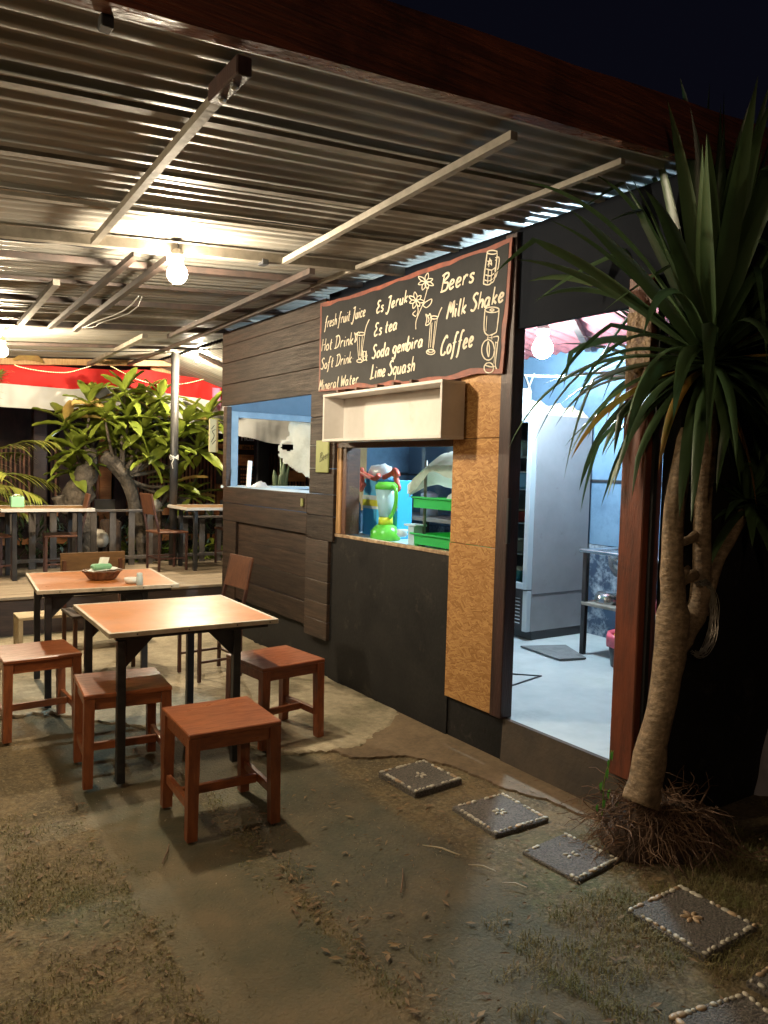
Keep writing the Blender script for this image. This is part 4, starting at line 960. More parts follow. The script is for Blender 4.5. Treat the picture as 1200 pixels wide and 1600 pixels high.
for (z, m_, x, yy, wx, wy, hh) in ((1.16, 0, 4.44, 4.60, .16, .22, .09), (1.43, 1, 4.46, 4.50, .16, .2, .13), (.908, 2, 4.45, 4.62, .15, .2, .10), (1.69, 2, 4.46, 4.6, .14, .2, .12), (.652, 3, 4.45, 4.55, .15, .2, .12), (1.43, 3, 4.46, 4.75, .12, .12, .15)):
    g = G(); g.box(x - wx / 2, x + wx / 2, yy - wy / 2, yy + wy / 2, z, z + hh, .012); tb_ = g.obj('storage_tub', CM[m_], None)
    L_ = {(0, 1.16): 'red tub on a shelf in the fridge', (1, 1.43): 'blue tub on the upper middle fridge shelf', (2, .908): 'cream tub low in the fridge', (2, 1.69): 'cream tub on the top fridge shelf', (3, .652): 'teal tub on the floor of the fridge', (3, 1.43): 'small teal tub on the upper middle fridge shelf'}[(m_, z)]
    props(tb_, L_, 'tub')
    g = G(); g.box(x - wx / 2 - .004, x + wx / 2 + .004, yy - wy / 2 - .004, yy + wy / 2 + .004, z + hh, z + hh + .01, .003); g.obj('lid', CM[2], tb_)
def bagmesh(x0, x1, y0, y1, z, h, sd):
    g = G()
    def f(u, v):
        e = min(1, 5 * min(u, 1 - u)) * min(1, 5 * min(v, 1 - v))
        return (x0 + (x1 - x0) * u + .02 * noise.noise((v * 8, u * 3, sd)), y0 + (y1 - y0) * v + .02 * noise.noise((u * 7, v * 4, sd)), z + h * e * (.55 + .6 * noise.noise((u * 5, v * 5, sd)) + .2 * abs(noise.noise((u * 16, v * 16, sd)))))
    g.grid(f, 20, 14); return g
props(bagmesh(4.32, 4.88, 4.33, 4.7, 2.022, .12, 1).obj('plastic_bag', MT['bag'], None, smooth=True), 'crumpled white plastic bags lying on top of the fridge', 'plastic bag')
props(bagmesh(4.70, 4.98, 4.31, 4.5, 2.022, .10, 5).obj('plastic_bag', mat('yellow_bag', (.72, .62, .40), .4, sub=.3), None, smooth=True), 'cream and yellow packet on the right end of the fridge top', 'packet')
g = G(); g.box(4.30, 4.72, 4.72, 4.94, 2.022, 2.27, .03); 
props(g.obj('white_tub', MT['wplastic'], None), 'large white tub on the back of the fridge top', 'tub')
# cable over the kitchen wall
g = G(); g.tube(spline([(4.2, 4.3, 2.30), (4.4, 4.15, 2.30), (4.6, 4.0, 2.33), (4.85, 3.8, 2.46), (4.95, 3.6, 2.52)], 6), .009, 6)
props(g.obj('white_cable', MT['cable'], None, smooth=True), 'white cable curving across the blue kitchen wall', 'cable')
g = G(); g.tube([(4.98, 4.98, 2.45), (4.97, 5.05, 2.3), (4.97, 5.1, 2.1)], .008, 6); g.tube([(4.98, 5.1, 2.45), (4.97, 5.0, 2.28)], .008, 6)
props(g.obj('white_strap', MT['cable'], None), 'white twisted cable end hanging beside the kitchen wall', 'cable')
g = G()
for i in range(7): g.tube([(4.6 + .05 * i, 3.2 + .1 * math.sin(i * 3), 2.52 + .02 * i % .05), (4.8 - .03 * i, 3.6, 2.55 - .012 * i), (4.98, 3.75 + .03 * i, 2.5)], .010, 6)
props(g.obj('cable_bundle', MT['dark'], None), 'dark bundle of cables under the red kitchen ceiling', 'cable')
# sink stand
SK = thing('sink_stand', 'black framed stand with steel sink against the kitchen wall', 'sink', (4.7, 3.1, FZ))
for (x, y) in ((4.40, 3.80), (4.97, 3.80), (4.40, 2.5), (4.97, 2.5)):
    g = G(); g.box(x - .018, x + .018, y - .018, y + .018, FZ, .985, .002); g.obj('leg', MT['blacksteel'], SK)
g = G(); g.box(4.36, 4.40, 2.45, 3.84, .988, 1.012, .004); g.box(4.92, 5.01, 2.45, 3.84, .988, 1.012, .004); g.box(4.401, 4.919, 3.755, 3.84, .988, 1.012, .003); g.box(4.401, 4.919, 2.45, 3.25, .988, 1.012, .003); g.obj('sink_rim', MT['steel'], SK)
g = G(); g.lathe([(.30, 0), (.285, -.10), (.24, -.17), (.0001, -.18)], (4.66, 3.50, 1.0), 28, .86, .82); g.obj('sink_bowl', MT['steel'], SK, smooth=True)
g = G(); g.box(4.38, 4.98, 2.5, 3.82, .60, .625, .003); g.obj('lower_shelf', MT['steel_l'], SK)
for loc, r, h_, m_, lb in (((4.52, 3.68, .626), .10, .075, 'steel', 'round steel pan upside down on the stand shelf'), ((4.66, 3.50, .626), .12, .10, 'dark', 'black pan on the stand shelf'), ((4.48, 3.20, .626), .075, .09, 'pink', 'small red pot on the stand shelf beside the pans')):
    g = G(); g.lathe([(r, 0), (r * 1.02, .006), (r * .96, h_ * .7), (r * .8, h_), (.0001, h_ * 1.05)], loc, 22); props(g.obj('pan', MT[m_], None, smooth=True), lb, 'pan')
g = G(); g.lathe([(.07, 0), (.072, .01), (.072, .19), (.05, .21), (.0001, .21)], (4.58, 3.50, FZ), 18); props(g.obj('dark_canister', MT['dark'], None, smooth=True), 'dark canister on the floor under the stand', 'canister')
bc = (4.36, 3.40, FZ)
bu = thing('waste_bucket', 'dark bucket lined with a pink bag beside the red door post', 'bucket', bc)
g = G(); g.lathe([(.085, 0), (.11, .20), (.106, .20), (.08, .01), (.0001, .01)], bc, 20); g.obj('bucket_body', MT['dark'], bu, smooth=True)
g = G(); g.lathe([(.1, .16), (.118, .14), (.122, .205), (.112, .235), (.10, .20), (.09, .1)], bc, 20)
g.v = [(x + .008 * noise.noise((x * 30, y * 30, z * 30)), y + .008 * noise.noise((y * 30, x * 30, z * 30)), z + .012 * noise.noise((x * 25, y * 25, 1))) for x, y, z in g.v]; g.obj('bag_liner', MT['pink'], bu, smooth=True)
g = G(); g.tube([(bc[0] + .11 * math.cos(t), bc[1], bc[2] + .21 + .07 * math.sin(t)) for t in [i * math.pi / 10 for i in range(11)]], .004, 6); g.obj('handle', MT['yellow'], bu)
# mat on the floor, drain cover, sink pipe
g = G(); g.add([(4.12, 4.16, FZ + .004), (4.07, 3.72, FZ + .004), (4.28, 3.66, FZ + .004), (4.46, 4.02, FZ + .004), (4.12, 4.16, FZ + .016), (4.07, 3.72, FZ + .016), (4.28, 3.66, FZ + .016), (4.46, 4.02, FZ + .016)],
           [(0, 1, 2, 3), (4, 7, 6, 5), (0, 4, 5, 1), (1, 5, 6, 2), (2, 6, 7, 3), (3, 7, 4, 0)])
props(g.obj('rubber_mat', mat('rubber_mat', (.16, .17, .17), .8, (.10, .11, .11), 12, bump=.5), None), 'grey rubber mat on the kitchen floor in front of the fridge', 'mat')
g = G(); g.bar((3.10, 4.05, FZ + .002), (3.66, 3.50, FZ + .002), .014, .004); g.bar((3.665, 3.50, FZ + .002), (3.3, 3.42, FZ + .002), .012, .004); g.obj('floor_groove', MT['dark'], K)
# serving counter behind the window
CT = thing('serving_counter', 'pale counter inside the serving window', 'counter', (3.2, 4.1, FZ))
g = G(); g.box(WX + .035, 3.30, 3.60, 5.10, 1.03, 1.058, .004); g.obj('worktop', mat('counter_top', (.5, .56, .55), .35, (.4, .46, .45), 6), CT)
g = G(); g.box(2.90, 3.26, 3.64, 5.05, FZ, 1.029); g.obj('cupboard', MT['navy'], CT)
ZC = 1.059
def onc(px_, py_): return atz(px_, py_, ZC)
def sc_at(px_, X): return None
BXm = thing('carton', 'bright blue carton with yellow and white bands behind the green blender', 'carton', (3.1, 4.5, ZC))
a = atx(566, 831, 3.17); b = atx(620, 831, 3.17); tp = atx(566, 748, 3.17)
g = G(); g.box(3.17, 3.30, b.y, a.y, ZC, tp.z, .003); g.obj('box', MT['bluebox'], BXm)
zz = atx(566, 782, 3.17).z
g = G(); g.box(3.1665, 3.1695, b.y + .001, a.y - .001, zz - .035, zz + .012); g.obj('yellow_band', MT['yellow'], BXm)
g = G(); g.box(3.1665, 3.1695, b.y + .001, a.y - .001, zz + .0125, zz + .045); g.box(3.1665, 3.1695, b.y + .001, a.y - .001, zz - .055, zz - .0355); g.obj('white_band', MT['wplastic'], BXm)
g = G()
for i in range(4): g.box(3.1662, 3.1695, b.y + .09 + i * .022, b.y + .10 + i * .022, zz - .13, zz - .085)
for i in range(2): g.box(3.1662, 3.1695, b.y + .10 + i * .03, b.y + .12 + i * .03, zz - .21, zz - .185)
g.obj('print_marks', MT['dark'], BXm)
bl = onc(602, 834); bx_, by_ = 3.06, atx(602, 834, 3.06).y
BLD = thing('blender', 'lime green blender with clear jug and yellow collar on the counter', 'blender', (bx_, by_, ZC))
hz_ = atx(602, 752, 3.06).z - ZC
s_ = hz_ / .36
g = G(); g.lathe([(.085 * s_, 0), (.09 * s_, .01), (.088 * s_, .05 * s_), (.06 * s_, .085 * s_), (.045 * s_, .095 * s_)], (bx_, by_, ZC), 24, 1, 1.15); g.obj('base', MT['green'], BLD, smooth=True)
g = G(); g.lathe([(.046 * s_, .095 * s_), (.043 * s_, .14 * s_), (.0001, .141 * s_)], (bx_, by_, ZC), 20); g.obj('collar', MT['yellow'], BLD, smooth=True)
g = G(); g.lathe([(.042 * s_, .142 * s_), (.05 * s_, .20 * s_), (.068 * s_, .31 * s_), (.066 * s_, .31 * s_), (.048 * s_, .20 * s_), (.04 * s_, .15 * s_)], (bx_, by_, ZC), 22); g.obj('jug', MT['clear'], BLD, smooth=True)
g = G(); g.lathe([(.071 * s_, .311 * s_), (.070 * s_, .335 * s_), (.05 * s_, .355 * s_), (.0001, .357 * s_)], (bx_, by_, ZC), 22); g.obj('lid', MT['green'], BLD, smooth=True)
g = G(); g.tube(spline([(bx_, by_ - .055 * s_, ZC + .335 * s_), (bx_, by_ - .10 * s_, ZC + .31 * s_), (bx_, by_ - .105 * s_, ZC + .24 * s_), (bx_, by_ - .075 * s_, ZC + .17 * s_), (bx_, by_ - .045 * s_, ZC + .14 * s_)], 5), .012 * s_, 8); g.obj('handle', MT['green'], BLD, smooth=True)
# juice dispenser and coral frames behind
def C_at(px_, py_, X): return atx(px_, py_, X)
TOY = thing('coral_tongs', 'coral red plastic loops hung around the blue carton', 'plastic loops', (3.25, 4.5, 1.4))
for pts in (((562, 736), (572, 742), (586, 748), (592, 742)), ((564, 738), (566, 752), (564, 764), (569, 756)), ((600, 746), (612, 740), (618, 735), (622, 744)), ((618, 742), (621, 756), (623, 764), (619, 758))):
    g = G(); g.tube(spline([C_at(x, y, 3.14) for x, y in pts], 5), .019, 8); g.obj('loop', MT['redtoy'], TOY, smooth=True)
for x, y in ((565, 737), (565, 762), (616, 738), (621, 762)):
    q = C_at(x, y, 3.135); g = G(); g.tube([(3.135, q.y + .022 * math.cos(t), q.z + .026 * math.sin(t)) for t in [i * math.pi / 8 for i in range(17)]], .009, 8, False); g.obj('loop', MT['redtoy'], TOY, smooth=True)
for (x0_, x1_, y0_, y1_, X, lb, nm, m_) in ((576, 616, 724, 748, 3.24, 'white lumpy plastic bag on top of the blue carton', 'plastic_bag', 'bag'),):
    a = C_at(x0_, y1_, X); b = C_at(x1_, y0_, X)
    g = G(); g.lathe([(.0001, 0), (.12, .0), (.15, .04), (.12, .09), (.05, .12), (.0001, .12)], ((X), (a.y + b.y) / 2, a.z), 24, .45, 1)
    g.v = [(x, y + .02 * noise.noise((y * 12, z * 12, 2)), z + .03 * noise.noise((y * 14, z * 9, 7))) for x, y, z in g.v]
    props(g.obj(nm, MT[m_], None, smooth=True), lb, 'bag')
def jug(name, label, cat, x0_, x1_, y0_, y1_, X, m_, prof):
    a = C_at(x0_, y1_, X); b = C_at(x1_, y0_, X); r = abs(a.y - b.y) / 2; h_ = b.z - a.z
    g = G(); g.lathe([(p[0] * r, p[1] * h_) for p in prof], (X, (a.y + b.y) / 2, max(ZC, a.z) if X < 3.4 else a.z), 20)
    return props(g.obj(name, m_, None, smooth=True), label, cat)
bottle = [(.9, 0), (1, .05), (1, .7), (.6, .85), (.3, .9), (.3, 1), (.0001, 1)]
jug('water_jug', 'pale translucent jug right of the blue carton', 'jug', 616, 628, 769, 812, 3.30, MT['clear'], bottle)
jug('lidded_jar', 'small white lidded jar on the counter behind the blender', 'jar', 627, 637, 794, 811, 3.36, MT['wplastic'], [(.8, 0), (.9, .6), (1, .62), (1, .8), (.2, .85), (.2, 1), (.0001, 1)])
jug('glass_bottle', 'dark bottle with steel cap at the left inside the window', 'bottle', 548, 560, 770, 832, 3.1, mat('bottle_blue', (.03, .12, .25), .2), bottle)
jug('steel_cup', 'silver cup beside the window frame on the counter', 'cup', 546, 553, 795, 828, 2.98, MT['steel'], [(.8, 0), (1, 1), (.9, 1), (.7, .1), (.0001, .1)])
jug('small_cup', 'low white cup to the right of the blender base', 'cup', 623, 634, 828, 838, 3.0, MT['wplastic'], [(.6, 0), (1, .4), (.8, .6), (1, 1), (.0001, 1)])
cc = C_at(650, 846, 2.99)
nh = thing('napkin_holder', 'white flared napkin holder on the counter', 'napkin holder', (2.99, cc.y, ZC))
g = G(); g.hexa([(2.95, cc.y - .035, ZC), (3.03, cc.y - .035, ZC), (3.03, cc.y + .035, ZC), (2.95, cc.y + .035, ZC), (2.945, cc.y - .03, ZC + .13), (3.035, cc.y - .03, ZC + .13), (3.035, cc.y + .03, ZC + .13), (2.945, cc.y + .03, ZC + .13)]); g.obj('body', MT['wplastic'], nh)
g = G(); g.box(2.94, 3.04, cc.y - .05, cc.y + .075, ZC + .131, ZC + .145, .003); g.obj('top_plate', MT['wplastic'], nh)
# two tier rack with lime trays and cover
RK = thing('tray_rack', 'grey post rack with two lime green trays behind the serving window', 'rack', (3.1, 3.6, ZC))
ry = C_at(670, 840, 3.06).y
for X in (3.02, 3.30):
    g = G(); g.tube([(X, ry, ZC), (X, ry, 1.62)], .011, 10); g.obj('post', MT['steel_l'], RK, smooth=True)
for z in (ZC + .022, 1.315):
    g = G(); y0_, y1_ = ry - .36, ry + .03
    g.box(2.96, 3.36, y0_, y1_, z, z + .008); 
    for bx in ((2.95, 2.958, y0_, y1_), (3.362, 3.37, y0_, y1_), (2.958, 3.362, y0_ - .008, y0_ - .0005), (2.958, 3.362, y1_ + .0005, y1_ + .008)): g.box(*bx, z, z + .065)
    g.box(2.938, 2.952, y0_ - .01, y1_ + .02, z + .060, z + .072, .003)
    g.obj('tray', MT['green2'], RK)
g = G(); g.box(2.955, 2.985, ry - .0, ry + .04, ZC, ZC + .075, .005); g.obj('tray_foot', MT['green2'], RK)
g = G()
def cov(u, v):
    x = 2.92 + .5 * u; y = ry + .07 - .5 * v
    return (x, y, 1.56 + .13 * min(1, v * 2.2) - .10 * (2 * u - 1) ** 2 + .012 * noise.noise((u * 7, v * 7, 3)) - (.10 if v < .06 else 0))
g.grid(cov, 16, 18)
def cov2(u, v):
    y = ry + .06 - .5 * u; zt = 1.56 + .13 * min(1, u * 2.2) - .10
    return (2.92 + .012 * noise.noise((u * 9, v * 4, 8)), y, zt - v * (.06 + .02 * math.sin(u * 9)))
g.grid(cov2, 20, 4)
props(g.obj('rack_cover', MT['cloth'], None, smooth=True), 'translucent cream cloth covering the top of the tray rack', 'cover')
props(bagmesh(3.0, 3.2, ry - .36, ry - .18, 1.324, .13, 9).obj('plastic_bag', MT['bag'], None, smooth=True), 'clear crumpled bag in the upper green tray', 'bag')
# rear shelf in kitchen seen through the window
RS = thing('rear_shelf', 'grey shelf on the back kitchen wall seen through the serving window', 'shelf', (4.8, 6, 1))
g = G(); g.box(4.55, BX - .015, 5.2, 6.85, 1.06, 1.10, .003); g.obj('shelf_board', MT['greybench'], RS)
for yy in (5.25, 6.0, 6.8):
    g = G(); g.box(4.58, 4.62, yy - .02, yy + .02, FZ, 1.059); g.obj('leg', MT['blacksteel'], RS)
for (x, y, r, h_, m_, lb) in ((4.75, 5.5, .1, .09, 'steel', 'steel pan on the grey rear shelf, nearest the rack'), (4.78, 6.2, .09, .22, 'wplastic', 'white container at the far end of the grey rear shelf')):
    g = G(); g.lathe([(r, 0), (r, h_), (r * .4, h_ * 1.1), (.0001, h_ * 1.15)], (x, y, 1.101), 18); props(g.obj('pot', MT[m_], None, smooth=True), lb, 'pot')
g = G(); g.box(4.95, BX - .013, 6.0, 6.12, 1.85, 2.0, .005); props(g.obj('switch_box', MT['wplastic'], None), 'small white switch box high on the blue kitchen wall', 'switch box')
g = G(); g.box(4.22, 4.42, EY - .07, EY - .03, 1.12, 2.1, .004); props(g.obj('leaning_board', MT['pine'], None), 'pale board standing in the far corner of the kitchen', 'board')

# ---------------------------------------------------------------- stepping tiles
def dome(r, h, n=8):
    g = G(); g.lathe([(r, 0), (r * .92, h * .55), (r * .55, h * .92), (.0001, h)], (0, 0, 0), n); return g
pebA = []
for i in range(4):
    g = dome(.0105 + .001 * i, .008); g.v = [(x * (1.15 + .1 * i), y * .85, z) for x, y, z in g.v]
    pebA.append(g.mesh('pebble', MT['pebble'] if i != 3 else MT['pebblev'], True))
labs = ['stepping tile nearest the tables, still dry and whole', 'second stepping tile, half in the cool light from the doorway', 'third stepping tile, partly buried under sand by the tree roots',
        'fourth stepping tile with a tan pebble flower, in the grass', 'fifth stepping tile at the lower right edge of the photo', 'stepping tile almost cut off by the bottom edge, in grass']
tiles = [(2.31, 3.005, .30, 2), (2.385, 2.50, .31, -2), (2.375, 2.065, .28, 4), (2.395, 1.53, .315, 0), (2.40, 1.09, .31, 3), (2.02, 1.10, .30, -12)]
for i, (x, y, s_, r_) in enumerate(tiles):
    zt = .024 if i in (0,) else (.014 if i in (1, 3, 4) else .008)
    t = thing('stepping_tile', labs[i], 'paving tile', (x, y, 0), rad(r_), 'pebble edged stepping tiles')
    g = G(); g.box(-s_ / 2, s_ / 2, -s_ / 2, s_ / 2, -.02, zt, .004); g.obj('slab', MT['tile'], t, local=True)
    rnd_ = random.Random(i)
    n_ = 11; e = s_ / 2 - .013
    for sd in range(4):
        for k_ in range(n_):
            if i == 2 and (sd == 0 and k_ > 3 or sd == 3 and k_ > 1): continue
            if rnd_.random() < (.16 if i != 2 else .25): continue
            u = -e + 2 * e * k_ / n_ + rnd_.uniform(-.003, .003)
            xx, yy = ((u, e), (e, -u), (-u, -e), (-e, u))[sd]
            o = link('pebble', pebA[rnd_.choice((0, 1, 2, 2, 3) if i == 3 else (0, 0, 1, 1, 2, 2, 3))], t, local=True)
            o.location = (xx, yy, zt - .0015); o.rotation_euler = (0, 0, (0 if sd % 2 == 0 else math.pi / 2) + rnd_.uniform(-.4, .4))
            sc_ = rnd_.uniform(.6, 1.15); o.scale = (sc_, sc_, 1)
    for k_ in range(6):
        if i == 2 and k_ in (1, 4): continue
        if i == 0 and k_ in (2,): continue
        a_ = k_ * math.pi / 3 + .3
        o = link('pebble', pebA[3 if i == 3 else 1], t, local=True); o.location = (.022 * math.cos(a_), .022 * math.sin(a_), zt - .001); o.rotation_euler = (0, 0, a_); o.scale = (1.0, .8, 1)
# ---------------------------------------------------------------- dragon tree
TR = thing('dragon_tree', 'potted-out dragon tree with long strap leaves and bare forked trunk beside the red door post', 'tree', (2.72, 1.93, .2))
trunk = G()
def P2(x, y, Y=1.95): return aty(x, y, Y)
tk = [(1000, 1255), (1008, 1225), (1020, 1160), (1036, 1090), (1044, 1040), (1050, 990), (1052, 940), (1050, 880), (1053, 810), (1062, 740), (1075, 670)]
rk = [.075, .068, .058, .061, .066, .068, .050, .044, .043, .038, .028]
trunk.tube(spline([P2(*a) for a in tk], 3), [rk[min(i // 3, 10)] for i in range(31)], 14, True, .12)
b1 = [(1050, 1015), (1070, 985), (1090, 950), (1096, 900), (1097, 850), (1098, 800), (1101, 740), (1102, 690), (1101, 640), (1102, 600)]
r1 = [.056, .050, .043, .039, .037, .036, .043, .048, .041, .030]
trunk.tube(spline([P2(a, b, 1.94) for a, b in b1], 3), [r1[min(i // 3, 9)] for i in range(28)], 14, True, .06)
b2 = [(1098, 960), (1112, 910), (1125, 870), (1140, 845), (1155, 815), (1162, 800)]
trunk.tube(spline([P2(a, b, 1.98) for a, b in b2], 3), .025, 10, True, .1)
trunk.tube([P2(1058, 850, 1.95), P2(1080, 842, 1.95), P2(1095, 828, 1.95)], .020, 8)
trunk.tube([P2(1058, 910, 1.95), P2(1078, 900, 1.95), P2(1096, 895, 1.95)], .026, 8)
trunk.tube([P2(1062, 908, 1.93), P2(1070, 893, 1.92), P2(1076, 886, 1.92)], [.020, .018, .010], 8)
trunk.obj('trunk', MT['bark2'], TR, smooth=True)
rt_ = random.Random(5)
def strap(c, az, el, L, wd, droop, m, nseg=14, fold=.25, tw=0, kink=False):
    g = G(); d = Vector((math.cos(az) * math.cos(el), math.sin(az) * math.cos(el), math.sin(el))); p = Vector(c)
    sidev = Vector((-math.sin(az), math.cos(az), 0)); vs = []; kk = rt_.randint(6, 10)
    for i in range(nseg + 1):
        t = i / nseg
        w_ = wd * (min(1, .55 + 2.2 * t) if t < .25 else 1) * (1 - max(0, (t - .45) / .55) ** 1.7)
        s2 = (Matrix.Rotation(tw * t, 3, d) @ sidev)
        up_ = s2.cross(d).normalized()
        vs += [p - s2 * w_ / 2 + up_ * w_ * fold, p, p + s2 * w_ / 2 + up_ * w_ * fold]
        p = p + d * (L / nseg)
        d = (d + Vector((0, 0, -droop * (.4 + 1.6 * t) / nseg))).normalized()
        if kink and i == kk: d = (d + Vector((rt_.uniform(-.5, .5), rt_.uniform(-.5, .5), -1.1))).normalized()
    fs = []
    for i in range(nseg):
        for k_ in (0, 1): fs.append((i * 3 + k_, i * 3 + k_ + 1, (i + 1) * 3 + k_ + 1, (i + 1) * 3 + k_))
    g.add(vs, fs); return g.obj('leaf', m, TR, smooth=True)
cc = Vector(P2(1108, 570, 1.93))
n_ = 158
for i in range(n_):
    az = i * 2.399 + rt_.uniform(-.2, .2); t = i / n_
    el = rad(86 - 125 * t ** 1.25 + rt_.uniform(-9, 9)); L = rt_.uniform(.76, 1.12) * (1 if t < .7 else .8)
    base = cc + Vector((math.cos(az) * .02, math.sin(az) * .02, .10 * (1 - t) - .02))
    m = MT['strap'] if rt_.random() > (.06 if t > .5 else .0) else MT['strapy']
    strap(base, az, el, L, rt_.uniform(.036, .066) * (1.25 if t < .4 else 1), rt_.uniform(.3, 1.3) + (1.1 if t > .5 else 0), m, tw=rt_.uniform(-1.3, 1.3), kink=rt_.random() < .3)
# second, smaller crown at the right
c2 = Vector(P2(1168, 790, 1.98))
for i in range(42):
    az = i * 2.399; t = i / 42; el = rad(75 - 110 * t + rt_.uniform(-10, 10))
    strap(c2 + Vector((0, 0, .04 * (1 - t))), az, el, rt_.uniform(.35, .55), .045, rt_.uniform(.8, 1.8), MT['strap'], 10)
# third crown, high and behind
c3 = Vector((3.55, 2.5, 2.05))
for i in range(50):
    az = i * 2.399; t = i / 50; el = rad(80 - 110 * t + rt_.uniform(-10, 10))
    strap(c3 + Vector((0, 0, .05 * (1 - t))), az, el, rt_.uniform(.55, .8), .055, rt_.uniform(.6, 1.5), MT['strap'], 10)
g = G(); g.tube(spline([P2(1100, 960, 2.0), (3.2, 2.2, 1.3), (3.45, 2.4, 1.7), (3.55, 2.5, 2.05)], 4), .024, 8); g.obj('branch', MT['bark2'], TR, smooth=True)
# root mound
RM = thing('root_mound', 'tangled mound of soil and bare roots at the foot of the dragon tree', 'roots', (2.9, 1.92, 0))
g = G(); mc = Vector((2.80, 1.98, -.02))
g.lathe([(.27, 0), (.26, .06), (.235, .11), (.18, .16), (.1, .195), (.0001, .205)], tuple(mc), 44, 1.0, .72)
g.v = [(x + .07 * noise.noise((x * 9, y * 9, z * 12)), y + .05 * noise.noise((y * 7, z * 7, x * 9)), z + .035 * noise.noise((x * 12, y * 12, 3))) for x, y, z in g.v]
g.obj('soil_ball', MT['soil'], RM, smooth=True)
rr_ = random.Random(3); g = G()
for i in range(560):
    a_ = rr_.uniform(0, 2 * math.pi); r0 = rr_.uniform(.05, .265); z0_ = .205 * (1 - (r0 / .30) ** 2) + .0
    p = Vector((mc.x + r0 * math.cos(a_), mc.y + r0 * .75 * math.sin(a_), z0_)); d = Vector((math.cos(a_) + rr_.uniform(-1, 1), math.sin(a_) + rr_.uniform(-1, 1), rr_.uniform(-.3, .7))).normalized()
    pts = [p.copy()]
    for k_ in range(rr_.randint(4, 9)):
        d = (d + Vector((rr_.uniform(-.6, .6), rr_.uniform(-.6, .6), rr_.uniform(-.75, .25)))).normalized(); p = p + d * .032
        if p.z < .004: p.z = .004 + rr_.random() * .01
        pts.append(p.copy())
    rad_ = rr_.choice((.0016, .002, .0026, .0026, .004)); g.tube(pts, [rad_ * (1 - .7 * j / len(pts)) for j in range(len(pts))], 4)
g.obj('root_tangle', MT['root'], RM, kind='stuff')
g = G()
for a_ in range(10):
    p = Vector((2.86 + .04 * a_, 1.72 - .02 * a_ * rr_.random(), .05)); d = Vector((rr_.uniform(.2, 1), -rr_.random(), 0)).normalized(); pts = [p.copy()]
    for k_ in range(11):
        d = (d + Vector((rr_.uniform(-.35, .35), rr_.uniform(-.35, .3), 0))).normalized(); p = p + d * .045; p.z = .008 + .012 * abs(math.sin(k_ + a_)); pts.append(p.copy())
    g.tube(pts, [.0035 * (1 - .06 * j) for j in range(len(pts))], 5)
g.obj('creeping_root', MT['root'], RM, kind='stuff')
# small vine on the threshold
VN = thing('creeping_vine', 'little green vine with heart shaped leaves climbing beside the red door post', 'plant', (2.76, 2.1, .1))
vp_ = [P2(940, 1285, 2.12), P2(942, 1250, 2.12), P2(945, 1215, 2.13), P2(952, 1190, 2.13), P2(955, 1172, 2.13)]
g = G(); g.tube(spline(vp_, 4), .0025, 5); g.obj('stem', MT['lowleaf'], VN)
vm = mat('vine_leaf', (.05, .17, .02), .45, (.08, .24, .03), 6, sub=.3)
for (x, y) in ((943, 1282), (934, 1262), (945, 1255), (952, 1240), (940, 1228), (950, 1208), (957, 1180), (952, 1192), (965, 1262), (975, 1255), (958, 1278)):
    q = P2(x, y, 2.09 + rr_.uniform(0, .03)); s_ = rr_.uniform(.022, .036); a_ = rr_.uniform(0, 6)
    g = G(); heart = [(0, -.9), (.55, -.3), (.75, .3), (.4, .65), (0, .4), (-.4, .65), (-.75, .3), (-.55, -.3)]
    vs = [(q.x + s_ * hx * math.cos(.4), q.y + s_ * .35 * hx + .006 * abs(hx), q.z + s_ * hz) for hx, hz in heart]
    g.add([(q.x, q.y + .004, q.z)] + vs, [(0, k_ + 1, (k_ + 1) % 8 + 1) for k_ in range(8)]); g.obj('leaf', vm, VN)
# coil of wire hung on the tree
CO = G()
for i in range(26):
    ce = Vector(P2(1092, 965, 1.915)); rr0 = .125 + rr_.uniform(-.013, .012); oy = rr_.uniform(-.015, .015)
    ph = rr_.uniform(-.15, .15)
    CO.tube([(ce.x - .01 + rr0 * .75 * math.cos(t + ph), ce.y - .02 + oy + .01 * math.sin(2 * t + i), ce.z + rr0 * 1.25 * math.sin(t + ph)) for t in [-1.9 + k_ * .195 for k_ in range(20)]], .0013, 4)
props(CO.obj('wire_coil', MT['wire']), 'loose coil of pale wire hanging from the dragon tree fork', 'wire coil')
# sack at the right edge
g = G()
q0 = aty(1180, 1300, 2.02); 
def sk(u, v):
    a_ = u * 2 * math.pi; z = .0 + .40 * v; r_ = .17 * (1 - .55 * v ** 2) * (1 + .22 * noise.noise((math.cos(a_) * 2.2, math.sin(a_) * 2.2, v * 3)))
    return (3.79 + r_ * math.cos(a_) + .05 * v, 2.06 + r_ * math.sin(a_) * .8, z)
g.grid(sk, 36, 22); props(g.obj('grey_sack', MT['sack'], None, smooth=True), 'crumpled pale grey sack standing on the ground at the right edge', 'sack')

# ---------------------------------------------------------------- plumeria tree beyond the rail
PT = thing('plumeria_tree', 'large leaved plumeria with gnarled bare trunks behind the deck railing', 'tree', (2.9, 9.4, 0))
QY = 9.42
def Q(x, y, dy=0): return aty(x, y, QY + dy)
TD = 20
g = G()
t1 = [(238, 905), (228, 870), (215, 810), (205, 770), (192, 742), (175, 722), (160, 712)]; r_ = [.10, .085, .075, .075, .085, .08, .06]
g.tube(spline([Q(*a) for a in t1], 3), [r_[min(i // 3, 6)] for i in range(19)], 14, True, .35)
t2 = [(140, 905), (138, 860), (128, 820), (118, 785), (130, 755), (140, 725), (135, 700)]; r_ = [.11, .10, .13, .15, .12, .10, .07]
g.tube(spline([Q(a, b, .1) for a, b in t2], 3), [r_[min(i // 3, 6)] for i in range(19)], 14, True, .5)
g.tube(spline([Q(122, 800, .1), Q(100, 795, .1), Q(90, 775, .1)], 3), .07, 10, True, .4)
